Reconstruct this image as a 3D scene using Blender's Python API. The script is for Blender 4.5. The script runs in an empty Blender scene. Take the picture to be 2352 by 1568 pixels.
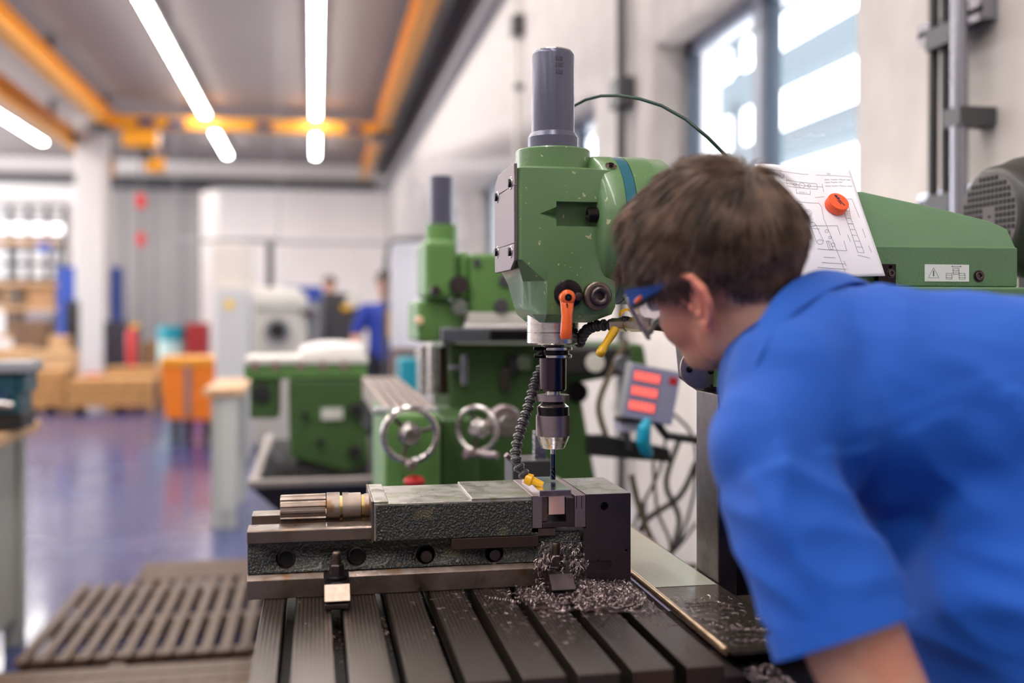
import bpy, bmesh, math, random
from mathutils import Vector, Matrix, noise
random.seed(7)
PI = math.pi
# ------------------------------------------------------------ camera, world, light, exposure
HC = 1.38                       # camera height above the floor
YAW = math.radians(10.7)
FPX = 2400.0
sc = bpy.context.scene
COL = sc.collection
cam_d = bpy.data.cameras.new('camera'); cam = bpy.data.objects.new('camera', cam_d); COL.objects.link(cam)
cam.location = (0, 0, HC); cam.rotation_euler = (PI/2, 0, -YAW)
cam_d.sensor_width = 36; cam_d.lens = FPX/2352*36; cam_d.shift_y = -64/2352
cam_d.clip_start = .05; cam_d.clip_end = 200
cam_d.dof.use_dof = True; cam_d.dof.focus_distance = 1.57; cam_d.dof.aperture_fstop = 1.6; cam_d.dof.aperture_blades = 9
sc.camera = cam
w = bpy.data.worlds.new('world'); sc.world = w; w.use_nodes = True
bg = w.node_tree.nodes['Background']; bg.inputs[0].default_value = (.90, .95, 1.0, 1); bg.inputs[1].default_value = 6.5
sc.view_settings.view_transform = 'Standard'; sc.view_settings.look = 'None'
sc.view_settings.exposure = 0.1; sc.view_settings.gamma = 1; sc.view_settings.use_curve_mapping = False
LAMP_STRENGTH = 44.0

def at(px, py, Y=None, X=None, Z=None, D=None):
    """world point seen in direction (px, py) at world Y, X, height Z or distance D"""
    u = (px-1176)/FPX
    d = Vector((math.sin(YAW)+u*math.cos(YAW), math.cos(YAW)-u*math.sin(YAW), (720-py)/FPX))
    if Y is not None: s = Y/d.y
    elif X is not None: s = X/d.x
    elif Z is not None: s = (Z-HC)/d.z
    else: s = D
    return Vector((0, 0, HC)) + d*s

# ------------------------------------------------------------ materials
def lin(c):
    return tuple(((v/255)/12.92 if v/255 <= .04045 else ((v/255+.055)/1.055)**2.4) for v in c)
MATS = {}
def mat(name, rgb, rough=.5, metal=0, var=0, vscale=8, bump=0, bscale=60, chips=None, chip_t=.66, chip_s=40,
        spots=None, spot_t=.6, spot_s=12, emit=None, trans=0, stretch=None, coat=0, sheen=0, sss=0, rvar=0, voronoi=False):
    if name in MATS: return MATS[name]
    m = bpy.data.materials.new(name); m.use_nodes = True; MATS[name] = m
    nt = m.node_tree; N = nt.nodes; L = nt.links; b = N['Principled BSDF']
    c = lin(rgb); base = (*c, 1)
    b.inputs['Base Color'].default_value = base; b.inputs['Roughness'].default_value = rough; b.inputs['Metallic'].default_value = metal
    if coat: b.inputs['Coat Weight'].default_value = coat; b.inputs['Coat Roughness'].default_value = .08
    if sheen: b.inputs['Sheen Weight'].default_value = sheen
    if sss:
        b.inputs['Subsurface Weight'].default_value = sss; b.inputs['Subsurface Radius'].default_value = (1, .35, .2); b.inputs['Subsurface Scale'].default_value = .008
    if trans: b.inputs['Transmission Weight'].default_value = trans; b.inputs['IOR'].default_value = 1.3
    if emit:
        b.inputs['Emission Color'].default_value = base; b.inputs['Emission Strength'].default_value = emit
    tc = N.new('ShaderNodeTexCoord'); mp = N.new('ShaderNodeMapping'); L.new(tc.outputs['Object'], mp.inputs[0])
    if stretch: mp.inputs['Scale'].default_value = stretch
    out = None
    def tex(scale, det=4):
        t = N.new('ShaderNodeTexNoise'); t.inputs['Scale'].default_value = scale; t.inputs['Detail'].default_value = det
        L.new(mp.outputs[0], t.inputs[0]); return t
    if var:
        t = tex(vscale); r = N.new('ShaderNodeValToRGB'); L.new(t.outputs['Fac'], r.inputs[0])
        r.color_ramp.elements[0].position = .3; r.color_ramp.elements[1].position = .7
        r.color_ramp.elements[0].color = (*[max(0, v*(1-var)) for v in c], 1); r.color_ramp.elements[1].color = (*[min(1, v*(1+var)) for v in c], 1)
        out = r.outputs[0]
    def overlay(col, thr, scale, soft):
        nonlocal out
        t = tex(scale, 3); r = N.new('ShaderNodeValToRGB'); L.new(t.outputs['Fac'], r.inputs[0])
        r.color_ramp.elements[0].position = thr; r.color_ramp.elements[1].position = min(1, thr+soft)
        r.color_ramp.elements[0].color = (0, 0, 0, 1); r.color_ramp.elements[1].color = (1, 1, 1, 1)
        mx = N.new('ShaderNodeMix'); mx.data_type = 'RGBA'; L.new(r.outputs[0], mx.inputs['Factor'])
        if out: L.new(out, mx.inputs['A'])
        else: mx.inputs['A'].default_value = base
        mx.inputs['B'].default_value = (*lin(col), 1); out = mx.outputs['Result']
    if spots: overlay(spots, spot_t, spot_s, .08)
    if chips: overlay(chips, chip_t, chip_s, .01)
    if out: L.new(out, b.inputs['Base Color'])
    if rvar:
        t = tex(vscale*1.7); mr = N.new('ShaderNodeMapRange'); L.new(t.outputs['Fac'], mr.inputs[0])
        mr.inputs[1].default_value = .3; mr.inputs[2].default_value = .7; mr.inputs[3].default_value = max(.03, rough-rvar); mr.inputs[4].default_value = min(1, rough+rvar)
        L.new(mr.outputs[0], b.inputs['Roughness'])
    if bump:
        if voronoi:
            t = N.new('ShaderNodeTexVoronoi'); t.inputs['Scale'].default_value = bscale; L.new(mp.outputs[0], t.inputs[0]); o = t.outputs['Distance']
        else: t = tex(bscale, 5); o = t.outputs['Fac']
        bp = N.new('ShaderNodeBump'); bp.inputs['Strength'].default_value = bump; bp.inputs['Distance'].default_value = .002
        L.new(o, bp.inputs['Height']); L.new(bp.outputs[0], b.inputs['Normal'])
    return m

green = mat('green_paint', (94, 128, 84), .34, var=.08, vscale=9, bump=.22, bscale=160, chips=(176, 180, 140), chip_t=.69, chip_s=90, coat=.25)
green2 = mat('green_paint_textured', (88, 124, 88), .42, var=.05, vscale=14, bump=.5, bscale=330, coat=.1)
greenb = mat('green_paint_far', (96, 138, 74), .4, var=.1, vscale=5)
greend = mat('green_paint_dark', (60, 90, 44), .45, var=.12, vscale=5)
teal = mat('teal_paint', (32, 96, 112), .35, var=.15, vscale=30, coat=.2)
steel = mat('bright_steel', (200, 194, 192), .24, 1, var=.12, vscale=30, bump=.05, bscale=400, stretch=(1, 1, 6), rvar=.08)
steelr = mat('worn_steel', (126, 112, 104), .4, 1, var=.25, vscale=16, bump=.25, bscale=120, spots=(120, 92, 70), spot_t=.6, spot_s=22, rvar=.15)
steelw = mat('wet_steel', (168, 164, 158), .34, .75, var=.12, vscale=14, bump=.03, bscale=60, spots=(138, 140, 118), spot_t=.56, spot_s=26, rvar=.14)
steeld = mat('dark_steel', (90, 79, 81), .38, 1, var=.15, vscale=20, bump=.1, bscale=200, rvar=.1)
plate = mat('brushed_plate', (158, 143, 146), .45, 1, var=.06, vscale=50, stretch=(1, 1, 8))
oxide = mat('black_oxide', (44, 38, 42), .28, .85, var=.2, vscale=20)
black = mat('black_rubber', (28, 26, 28), .5, var=.2)
hosem = mat('grey_plastic', (50, 45, 50), .38, var=.2, vscale=40, coat=.2)
tubem = mat('grey_tube', (92, 92, 110), .3, .4, var=.05, vscale=20, bump=.08, bscale=120, stretch=(1, 1, .4))
hammer = mat('hammer_paint', (50, 53, 52), .36, .1, var=.5, vscale=260, bump=.9, bscale=330, voronoi=True, spots=(92, 88, 66), spot_t=.63, spot_s=18, coat=.2, chips=(104, 84, 62), chip_t=.6, chip_s=420)
orange = mat('orange_plastic', (240, 100, 36), .3, coat=.4)
coverp = mat('cover_plate_metal', (122, 108, 112), .5, .9, var=.05, vscale=50, stretch=(1, 1, 8))
magnetm = mat('orange_magnet', (246, 92, 44), .5)
yellow = mat('yellow_plastic', (246, 184, 16), .35, coat=.2)
yelm = mat('yellow_metal', (216, 166, 24), .3, .0, var=.15, chips=(190, 150, 90), chip_t=.7)
navy = mat('navy_print', (24, 36, 90), .5)
ink = mat('pencil_ink', (118, 118, 128), .6)
inkd = mat('black_print', (30, 30, 34), .5)
paperm = mat('white_paper', (238, 236, 244), .7, var=.02, bump=.1, bscale=20)
sticker = mat('white_sticker', (224, 228, 226), .4)
alu = mat('aluminium', (228, 230, 238), .16, 1, var=.08, vscale=12, bump=.08, bscale=30, rvar=.08)
carbide = mat('dark_carbide', (58, 64, 88), .22, .9)
shirtm = mat('blue_cotton', (0, 80, 178), .8, var=.1, vscale=4, bump=.35, bscale=16, sheen=.06)
skinm = mat('skin', (206, 156, 130), .5, var=.09, vscale=14, bump=.12, bscale=90, sss=.2, spots=(204, 138, 116), spot_t=.55, spot_s=9)
hairm = mat('brown_hair', (108, 84, 69), .34, var=.7, vscale=34)
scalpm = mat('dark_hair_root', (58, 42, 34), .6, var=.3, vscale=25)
lensm = mat('clear_lens', (240, 232, 244), .05, trans=.92)
blueg = mat('blue_temple', (24, 72, 150), .35, coat=.3)
motorm = mat('charcoal_motor_paint', (44, 41, 39), .45, var=.1, coat=.1)
grillm = mat('grey_grille', (70, 62, 62), .5)
dark = mat('dark_void', (12, 10, 10), .8)
chipm = mat('steel_chips', (150, 134, 134), .32, .9, var=.55, vscale=120)
whitew = mat('white_paint', (198, 192, 189), .6)
creamb = mat('cream_enamel', (212, 208, 200), .5, var=.05)
greyf = mat('grey_enamel', (150, 150, 154), .5, var=.05)
greyd = mat('dark_grey_enamel', (70, 68, 72), .5, var=.1)
lampm = mat('lamp_tube', (255, 250, 244), .5, emit=LAMP_STRENGTH)
ywood = mat('pale_wood', (190, 140, 84), .6, var=.2, vscale=6, stretch=(4, 1, 1))
bwood = mat('brown_wood', (130, 98, 66), .6, var=.25, vscale=5)
duck = mat('duckboard_wood', (88, 64, 46), .55, var=.25, vscale=6, stretch=(6, .6, 6), bump=.4, bscale=14)
crane = mat('crane_yellow', (226, 152, 30), .4)
cartm = mat('cart_orange', (232, 122, 18), .45, var=.08)
redm = mat('red_paint', (190, 30, 36), .4)
bluem = mat('blue_panel', (36, 66, 150), .5)
tealp = mat('teal_plastic', (20, 140, 160), .4)
benchtop = mat('beech_top', (206, 164, 122), .5, var=.1, stretch=(1, 8, 1))
greenlight = mat('green_cable', (26, 58, 48), .35)
framem = mat('window_frame_grey', (128, 134, 150), .4)
frameD = mat('window_seal_dark', (52, 62, 78), .5)
pipe = mat('galvanised_pipe', (150, 150, 160), .25, .9)
blackcab = mat('black_cable', (30, 30, 34), .5)
brass = mat('brass', (130, 110, 70), .3, 1)
ledm = mat('red_digits', (255, 140, 128), .5, emit=.95)
drom = mat('display_face', (150, 150, 186), .4)

def stripes(name, rgb, axis, period, width, line_rgb, rough, metal=0, bump=0.0, coat=0, flute=None):
    m = mat(name, rgb, rough, metal, var=.08, vscale=6, coat=coat)
    nt = m.node_tree; N = nt.nodes; L = nt.links; b = N['Principled BSDF']
    tc = N.new('ShaderNodeTexCoord'); sp = N.new('ShaderNodeSeparateXYZ'); L.new(tc.outputs['Object'], sp.inputs[0])
    md = N.new('ShaderNodeMath'); md.operation = 'PINGPONG'; L.new(sp.outputs[axis], md.inputs[0]); md.inputs[1].default_value = period/2
    lt = N.new('ShaderNodeMapRange'); L.new(md.outputs[0], lt.inputs[0]); lt.inputs[1].default_value = width*.5; lt.inputs[2].default_value = width
    lt.inputs[3].default_value = 1; lt.inputs[4].default_value = 0
    old = b.inputs['Base Color'].links[0].from_socket
    mx = N.new('ShaderNodeMix'); mx.data_type = 'RGBA'; L.new(lt.outputs[0], mx.inputs['Factor']); L.new(old, mx.inputs['A']); mx.inputs['B'].default_value = (*lin(line_rgb), 1)
    L.new(mx.outputs['Result'], b.inputs['Base Color'])
    if bump:
        bp = N.new('ShaderNodeBump'); bp.invert = True; bp.inputs['Strength'].default_value = bump; bp.inputs['Distance'].default_value = .001
        L.new(lt.outputs[0], bp.inputs['Height']); L.new(bp.outputs[0], b.inputs['Normal'])
    return m
wallm = stripes('panel_wall', (190, 182, 178), 1, .52, .012, (160, 151, 146), .6)
wallbm = mat('back_wall_plaster', (244, 236, 232), .7, var=.03, vscale=.8)
ceilm = mat('grey_ceiling', (152, 142, 139), .8, var=.04, vscale=.3)
doorm = stripes('roller_door_panel', (158, 152, 150), 0, .7, .06, (130, 126, 126), .5)
floorm = mat('blue_epoxy', (54, 60, 112), .24, var=.12, vscale=.7, bump=.06, bscale=3, coat=.25, rvar=.06)
tablem = stripes('fluted_table_steel', (92, 81, 74), 0, .0052, .0013, (54, 46, 42), .34, .85, bump=.5)
corr = mat('outside_grey', (92, 102, 108), .8)
skyw = mat('outside_white', (250, 250, 250), .9, emit=1.6)

# ------------------------------------------------------------ mesh helpers
class MB:
    def __init__(s): s.bm = bmesh.new()
    def box(s, x0, x1, y0, y1, z0, z1, rot=None, c=None):
        vs = [s.bm.verts.new((x, y, z)) for x in (x0, x1) for y in (y0, y1) for z in (z0, z1)]
        for f in ((0,1,3,2),(4,6,7,5),(0,4,5,1),(2,3,7,6),(0,2,6,4),(1,5,7,3)): s.bm.faces.new([vs[i] for i in f])
        if rot is not None:
            c = c or Vector(((x0+x1)/2, (y0+y1)/2, (z0+z1)/2))
            for v in vs: v.co = c + rot @ (v.co-c)
        return s
    def hexa(s, pts):        # 4 bottom + 4 top
        vs = [s.bm.verts.new(p) for p in pts]
        for f in ((3,2,1,0),(4,5,6,7),(0,1,5,4),(1,2,6,5),(2,3,7,6),(3,0,4,7)): s.bm.faces.new([vs[i] for i in f])
        return s
    def loft(s, rings, cap=True, closed=True):
        R = [[s.bm.verts.new(p) for p in r] for r in rings]; n = len(R[0])
        for a, b in zip(R, R[1:]):
            for i in range(n if closed else n-1): s.bm.faces.new((a[i], a[(i+1) % n], b[(i+1) % n], b[i]))
        if cap: s.bm.faces.new(R[0][::-1]); s.bm.faces.new(R[-1])
        return s
    def lathe(s, p, axis, prof, n=32, flute=0, nf=0):
        """prof: list of (distance along axis, radius)"""
        axis = Vector(axis).normalized(); a = axis.orthogonal().normalized(); b = axis.cross(a); p = Vector(p)
        rings = []
        for t, r in prof:
            ring = []
            for i in range(n):
                an = 2*PI*i/n; rr = r*(1+flute*(1 if math.cos(an*nf) > 0 else -1)) if nf else r
                ring.append(p+axis*t+(a*math.cos(an)+b*math.sin(an))*max(rr, 1e-5))
            rings.append(ring)
        return s.loft(rings)
    def cyl(s, p0, p1, r0, r1=None, n=24):
        p0 = Vector(p0); p1 = Vector(p1); r1 = r0 if r1 is None else r1
        return s.lathe(p0, p1-p0, [(0, r0), ((p1-p0).length, r1)], n)
    def tube(s, pts, r, n=8):
        pts = [Vector(p) for p in pts]; rings = []; a = None
        for i, p in enumerate(pts):
            t = (pts[min(i+1, len(pts)-1)]-pts[max(i-1, 0)]).normalized()
            if a is None: a = t.orthogonal().normalized()
            a = (a-t*a.dot(t)).normalized(); b = t.cross(a)
            rr = r[i] if isinstance(r, (list, tuple)) else r
            rings.append([p+(a*math.cos(2*PI*k/n)+b*math.sin(2*PI*k/n))*rr for k in range(n)])
        return s.loft(rings)
    def ell(s, c, r, M=None, u=24, v=14):
        r = (r, r, r) if isinstance(r, (int, float)) else r; c = Vector(c); M = M or Matrix.Identity(3)
        rings = []
        for j in range(1, v):
            th = PI*j/v
            rings.append([c+M @ Vector((r[0]*math.sin(th)*math.cos(2*PI*i/u), r[1]*math.sin(th)*math.sin(2*PI*i/u), r[2]*math.cos(th))) for i in range(u)])
        return s.loft(rings)
    def cap(s, p0, r0, p1, r1):
        s.cyl(p0, p1, r0, r1, 28); s.ell(p0, r0); s.ell(p1, r1); return s
    def prism(s, poly, d):
        d = Vector(d); poly = [Vector(p) for p in poly]
        return s.loft([poly, [p+d for p in poly]])
    def torus(s, c, axis, R, r, n=40, k=10):
        axis = Vector(axis).normalized(); a = axis.orthogonal().normalized(); b = axis.cross(a); c = Vector(c); rings = []
        for i in range(n+1):
            e = a*math.cos(2*PI*i/n)+b*math.sin(2*PI*i/n)
            rings.append([c+e*(R+r*math.cos(2*PI*j/k))+axis*r*math.sin(2*PI*j/k) for j in range(k)])
        return s.loft(rings, cap=False)
    def build(s, name, m, parent=None, bevel=0, seg=2, angle=35, smooth=True, subs=0):
        bm = s.bm
        bmesh.ops.recalc_face_normals(bm, faces=bm.faces)
        for f in bm.faces: f.smooth = smooth
        for e in bm.edges:
            if len(e.link_faces) == 2 and e.calc_face_angle(0) > math.radians(angle): e.smooth = False
        me = bpy.data.meshes.new(name)
        root = parent
        while root is not None and root.parent is not None: root = root.parent
        org = Vector(root.location) if root is not None else None
        if org is None:
            lo = Vector([min(v.co[i] for v in bm.verts) for i in range(3)]); hi = Vector([max(v.co[i] for v in bm.verts) for i in range(3)])
            org = Vector(((lo.x+hi.x)/2, (lo.y+hi.y)/2, lo.z))
        bmesh.ops.translate(bm, verts=bm.verts, vec=-org)
        bm.to_mesh(me); bm.free(); me.materials.append(m)
        o = bpy.data.objects.new(name, me); COL.objects.link(o)
        if parent is not None: o.parent = parent
        else: o.location = org
        if bevel:
            b = o.modifiers.new('bevel', 'BEVEL'); b.width = bevel; b.segments = seg; b.limit_method = 'ANGLE'; b.angle_limit = math.radians(30); b.harden_normals = True
        if subs:
            q = o.modifiers.new('subdivision', 'SUBSURF'); q.levels = q.render_levels = subs
        return o

def bake(o):
    bpy.context.view_layer.update()
    dg = bpy.context.evaluated_depsgraph_get(); me = bpy.data.meshes.new_from_object(o.evaluated_get(dg))
    o.modifiers.clear(); o.data = me
def cut(o, mb):
    c = mb.build('cutter', steel)
    m = o.modifiers.new('cut', 'BOOLEAN'); m.operation = 'DIFFERENCE'; m.object = c; m.solver = 'EXACT'
    if len(o.modifiers) > 1:        # cut before the bevel
        mods = list(o.modifiers); keep = [x for x in mods if x.type == 'BEVEL']
        w_, s_ = keep[0].width, keep[0].segments; o.modifiers.remove(keep[0]); bake(o)
        b = o.modifiers.new('bevel', 'BEVEL'); b.width = w_; b.segments = s_; b.limit_method = 'ANGLE'; b.angle_limit = math.radians(30); b.harden_normals = True
    else: bake(o)
    me = c.data; bpy.data.objects.remove(c); bpy.data.meshes.remove(me)
def remesh(o, voxel, smooth=8, fac=.5, subs=0):
    r = o.modifiers.new('remesh', 'REMESH'); r.mode = 'VOXEL'; r.voxel_size = voxel; r.use_smooth_shade = True
    s = o.modifiers.new('smooth', 'SMOOTH'); s.iterations = smooth; s.factor = fac
    bake(o)
    for p in o.data.polygons: p.use_smooth = True

def tag(o, label, cat, group=None):
    o['label'] = label; o['category'] = cat
    if group: o['group'] = group
    return o
def thing(name, loc, label, cat, group=None):
    o = bpy.data.objects.new(name, None); COL.objects.link(o); o.location = loc; o.empty_display_size = .1
    bpy.context.view_layer.update()
    return tag(o, label, cat, group)
def struct(o): o['kind'] = 'structure'; return o
def boxf(mb, pl, pt, pr, pb, Y0, Y1):
    """box whose front stands at Y0; top and bottom measured at its left edge"""
    a = at(pl, pt, Y=Y0); b = at(pl, pb, Y=Y0); c = at(pr, pt, Y=Y0)
    return mb.box(a.x, c.x, Y0, Y1, b.z, a.z)
def copy_tree(o, loc):
    c = o.copy(); COL.objects.link(c); c.location = loc
    for ch in o.children:
        d = ch.copy(); COL.objects.link(d); d.parent = c
        for g in ch.children:
            e = g.copy(); COL.objects.link(e); e.parent = d
    return c

# ------------------------------------------------------------ room shell
XW = 1.85; CZ = HC+3.85; YB = 27.5; XL = -9.5
struct(MB().box(XL-.3, XW+.4, -4, YB+.3, -.1, 0).build('floor', floorm))
struct(MB().box(XL-.3, XW+.4, -4, YB+.3, CZ, CZ+.2).build('ceiling', ceilm))
struct(MB().box(XL-.3, XW+.4, YB, YB+.3, 0, CZ).build('wall_back', wallbm))
lw = MB().box(XL-.3, XL, -4, YB, 0, CZ).build('wall_left', wallbm)
cm = MB().box(XL-.6, XL+.3, 13, 27, .9, CZ-.4)
cut(lw, cm); struct(lw)
struct(MB().box(XL-.3, XW+.4, -4.3, -4, 0, CZ).build('wall_front', mat('front_wall_grey', (176, 172, 170), .7)))
wins = [(3.34, 5.56), (6.8, 8.98), (10.26, 12.4), (13.9, 16.1)]
WT, WB = HC+1.5, HC-.05
wl = MB().box(XW, XW+.4, -4, YB, 0, CZ).build('wall_right', wallm)
cm = MB()
for a, b in wins: cm.box(XW-.1, XW+.6, a, b, WB, WT)
cut(wl, cm); struct(wl)
for i, (a, b) in enumerate(wins):
    r = thing('window_%d' % (i+1), (XW+.2, (a+b)/2, WB), 'grey framed window in the right wall', 'window')
    del r['label']; del r['category']; struct(r)
    f = MB(); X0, X1 = XW+.19, XW+.25
    f.box(X0, X1, a, a+.07, WB, WT); f.box(X0, X1, b-.07, b, WB, WT); f.box(X0, X1, a, b, WT-.07, WT); f.box(X0, X1, a, b, WB, WB+.07)
    mid = a+(b-a)*.54
    f.box(X0-.02, X1, mid-.035, mid+.075, WB, WT)
    struct(f.build('window_frame', framem, r, bevel=.006))
    s = MB(); s.box(X0-.025, X1, mid-.075, mid-.036, WB, WT); s.box(X0-.003, X1, b-.1, b-.071, WB, WT)
    struct(s.build('window_seal', frameD, r))
    g = MB().box(X0+.03, X0+.036, a+.07, b-.07, WB+.07, WT-.07)
    gm = mat('window_glass', (250, 252, 255), .02, trans=1.0)
    struct(g.build('window_pane', gm, r))
# far neighbour building with open galleries seen through the glass
nb = thing('gallery_building', (7.5, 14, 0), 'grey building with open galleries seen through the near window', 'building')
for z in (1.35, 2.45, 3.6, 4.75, 5.9): MB().box(6.6, 7.0, 2, 40, z, z+.42).build('gallery_slab', corr, nb)
for y in range(4, 40, 6): MB().box(6.7, 6.85, y, y+.15, 0, 6.4).build('gallery_post', corr, nb)

# dark cable trays and trims
struct(MB().box(XW-.28, XW-.002, 2, YB-.01, HC+3.62, HC+3.74).build('trim_1', greyd))
struct(MB().box(XL-.3, XW-.3, YB-.3, YB-.01, HC+3.2, HC+3.42).build('trim_2', greyd))
struct(MB().box(XW-.16, XW-.002, 4, YB-.4, HC+3.1, HC+3.2).build('trim_3', greyf))
# roller door and bright glazing on the back wall
dl = at(238, 0, Y=YB-.05).x; dr = at(466, 0, Y=YB-.05).x
d1 = MB().box(dl, dr, YB-.08, YB-.002, 0, HC+3.1).build('door_1', doorm); struct(d1)
struct(MB().box(dl-.12, dr+.12, YB-.12, YB-.002, HC+3.1, HC+3.25).build('trim_4', greyd))
gl = at(-330, 0, Y=YB-.05).x; gr_ = at(150, 0, Y=YB-.05).x
gz = lambda py: at(80, py, Y=YB-.05).z
glz = thing('window_5', ((gl+gr_)/2, YB-.05, gz(680)), 'x', 'x'); del glz['label']; del glz['category']; struct(glz)
m_ = MB()
for i in range(12):
    x = gl+(gr_-gl)*i/11; m_.box(x-.04, x+.04, YB-.1, YB-.06, gz(700), gz(470))
for p in (475, 500, 545, 575, 610, 645): m_.box(gl, gr_, YB-.1, YB-.06, gz(p), gz(p)+.09)
struct(m_.build('window_frame', greyd, glz))
struct(MB().box(gl, gr_, YB-.05, YB-.04, gz(700), gz(470)).build('window_pane', mat('pale_daylit_glass', (226, 220, 218), .3), glz))
struct(MB().box(at(-200, 0, Y=YB-.05).x, gr_, YB-.056, YB-.051, gz(542), gz(515)).build('window_light', mat('daylight_opening', (255, 246, 250), .5, emit=2.2), glz))

# white column
cx0, cx1 = at(172, 0, Y=21.5).x, at(240, 0, Y=21.5).x
tag(MB().box(cx0, cx1, 21.5, 22.1, 0, CZ-.003).build('column', whitew, bevel=.02), 'square white roof column standing left of the roller door', 'column')
tag(MB().box(cx0+.2, cx1+.02, 21.3, 21.47, 0, .22).build('floor_socket_box', redm, bevel=.02), 'small red box on the floor at the foot of the white column', 'box')

# ------------------------------------------------------------ ceiling lamps
def lamp(x, y0, y1, label):
    r = thing('strip_light', (x, (y0+y1)/2, HC+3.60), label, 'ceiling light', 'strip lights under the ceiling')
    MB().box(x-.07, x+.07, y0, y1, HC+3.63, HC+3.70).build('housing', whitew, r)
    MB().box(x-.06, x+.06, y0+.02, y1-.02, HC+3.60, HC+3.63).build('diffuser', lampm, r)
    for k in range(max(2, int((y1-y0)/4))):
        y = y0+.3+(y1-y0-.6)*k/(max(2, int((y1-y0)/4))-1); MB().cyl((x, y, HC+3.70), (x, y, CZ), .008, n=8).build('hanger', greyf, r)
lamp(.02, -3.5, 19.6, 'long glowing strip light running vertically towards the crane girder')
lamp(.02, 21.4, 24.6, 'short strip light beyond the girder, right one of two')
lamp(-1.96, -3.5, 19.8, 'long glowing strip light running diagonally above the workshop')
lamp(-1.96, 21.4, 24.8, 'short strip light beyond the girder, left one of two')
lamp(-7.75, 3, 24.6, 'added strip light row outside the picture, brightening the back wall')  # unseen row, added to throw more light on the back wall
lamp(-5.65, -3.5, 23.6, 'glowing strip light at the far left, left of the white column')

# ------------------------------------------------------------ overhead crane
cz = HC+3.33
def rail(x, y0, y1, z, label):
    r = thing('crane_rail', (x, (y0+y1)/2, z), label, 'crane rail', 'yellow crane rails under the ceiling')
    m = MB(); m.box(x-.02, x+.02, y0, y1, z, z+.24); m.build('web', crane, r)
    MB().box(x-.1, x+.1, y0, y1, z-.03, z).build('flange', crane, r); MB().box(x-.1, x+.1, y0, y1, z+.24, z+.27).build('flange', crane, r)
    for k in range(5):
        y = y0+.4+(y1-y0-.8)*k/4; MB().box(x-.05, x+.05, y-.05, y+.05, z+.27, CZ-.001).build('hanger', greyd, r)
rail(1.2, 1.0, 26, cz, 'yellow crane rail running along the right wall')
rail(-3.62, 3.0, 19.9, cz, 'yellow crane rail ending at the left end of the girder')
rail(-4.65, 3.0, 26, cz-.05, 'yellow crane rail passing behind the white column')
r = thing('crane_girder', (-1.2, 19.4, cz-.05), 'yellow crane girder spanning across below the ceiling', 'crane girder')
MB().box(-3.8, 1.4, 19.32, 19.56, cz-.05, cz+.17).build('beam', crane, r, bevel=.01)
for x in (-3.7, 1.2): MB().box(x-.18, x+.18, 19.15, 19.75, cz-.12, cz-.031).build('end_carriage', greyd, r)
for x in (-2.9, -2.4, -.9, .7): MB().box(x-.14, x+.14, 19.22, 19.31, cz-.03, cz+.10).build('trolley', mat('dark_blue_paint', (40, 50, 90), .5), r)
r = thing('chain_hoist', (-3.0, 19.5, cz-1.0), 'yellow chain hoist hanging below the left end of the girder', 'hoist')
MB().box(-3.35, -2.75, 19.42, 19.8, cz-.35, cz-.051).build('hoist_body', crane, r, bevel=.03)
MB().box(-3.05, -2.72, 20.0, 20.3, cz-.72, cz-.45).build('motor', crane, r, bevel=.03)
MB().box(-3.1, -2.9, 19.8, 20.2, cz-.52, cz-.25).build('bracket', greyd, r)
MB().cyl((-3.05, 19.6, cz-.35), (-3.05, 19.6, .9), .018, n=8).build('chain', greyd, r)
MB().box(-3.13, -2.97, 19.52, 19.68, cz-1.45, cz-1.2).build('hook_block', redm, r, bevel=.02)
MB().box(-3.12, -2.98, 19.53, 19.67, HC+1.2, HC+1.45).build('pendant', redm, r, bevel=.02)

# ------------------------------------------------------------ things on the right wall
def wall_pipe(px, dx, rad, m, label, z0=.3, z1=CZ, name='wall_pipe', box=None):
    p = at(px, 400, X=XW-dx)
    r = thing(name, (p.x, p.y, z0), label, 'pipe', 'vertical pipes on the right wall')
    MB().cyl((p.x, p.y, z0), (p.x, p.y, z1), rad, n=14).build('tube', m, r)
    for z in (.8, 1.9, 3.4, 4.6):
        if z < z1: MB().box(p.x-rad, XW-.001, p.y-rad*1.6, p.y+rad*1.6, z, z+.05).build('clip', greyd, r)
    if box:
        q = at(px, box, X=XW-dx); MB().box(q.x-.05, XW-.001, q.y-.09, q.y+.09, q.z-.09, q.z+.09).build('junction_box', greyd, r, bevel=.01)
wall_pipe(1427, .06, .03, greyd, 'dark vertical pipe with a small box between the two windows', box=215)
wall_pipe(1186, .06, .02, creamb, 'thin pale pipe on the wall left of the grey spindle tube', box=60)
wall_pipe(2203, .09, .024, pipe, 'shiny grey vertical pipe beside the black cables')
r = thing('cable_bundle', at(2160, 400, X=XW-.06), 'pair of thick black cables running down beside the grey pipe', 'cable')
for off, bend in ((2150, -8), (2170, 4)):
    pts = [at(off+(0 if t < .5 else bend*math.sin((t-.5)*PI)), 0, X=XW-.07) for t in [i/16 for i in range(17)]]
    pts = [Vector((p.x, p.y, CZ-.05-(CZ-.9)*i/16)) for i, p in enumerate(pts)]
    MB().tube(pts, .014, 10).build('cable', blackcab, r)
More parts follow.
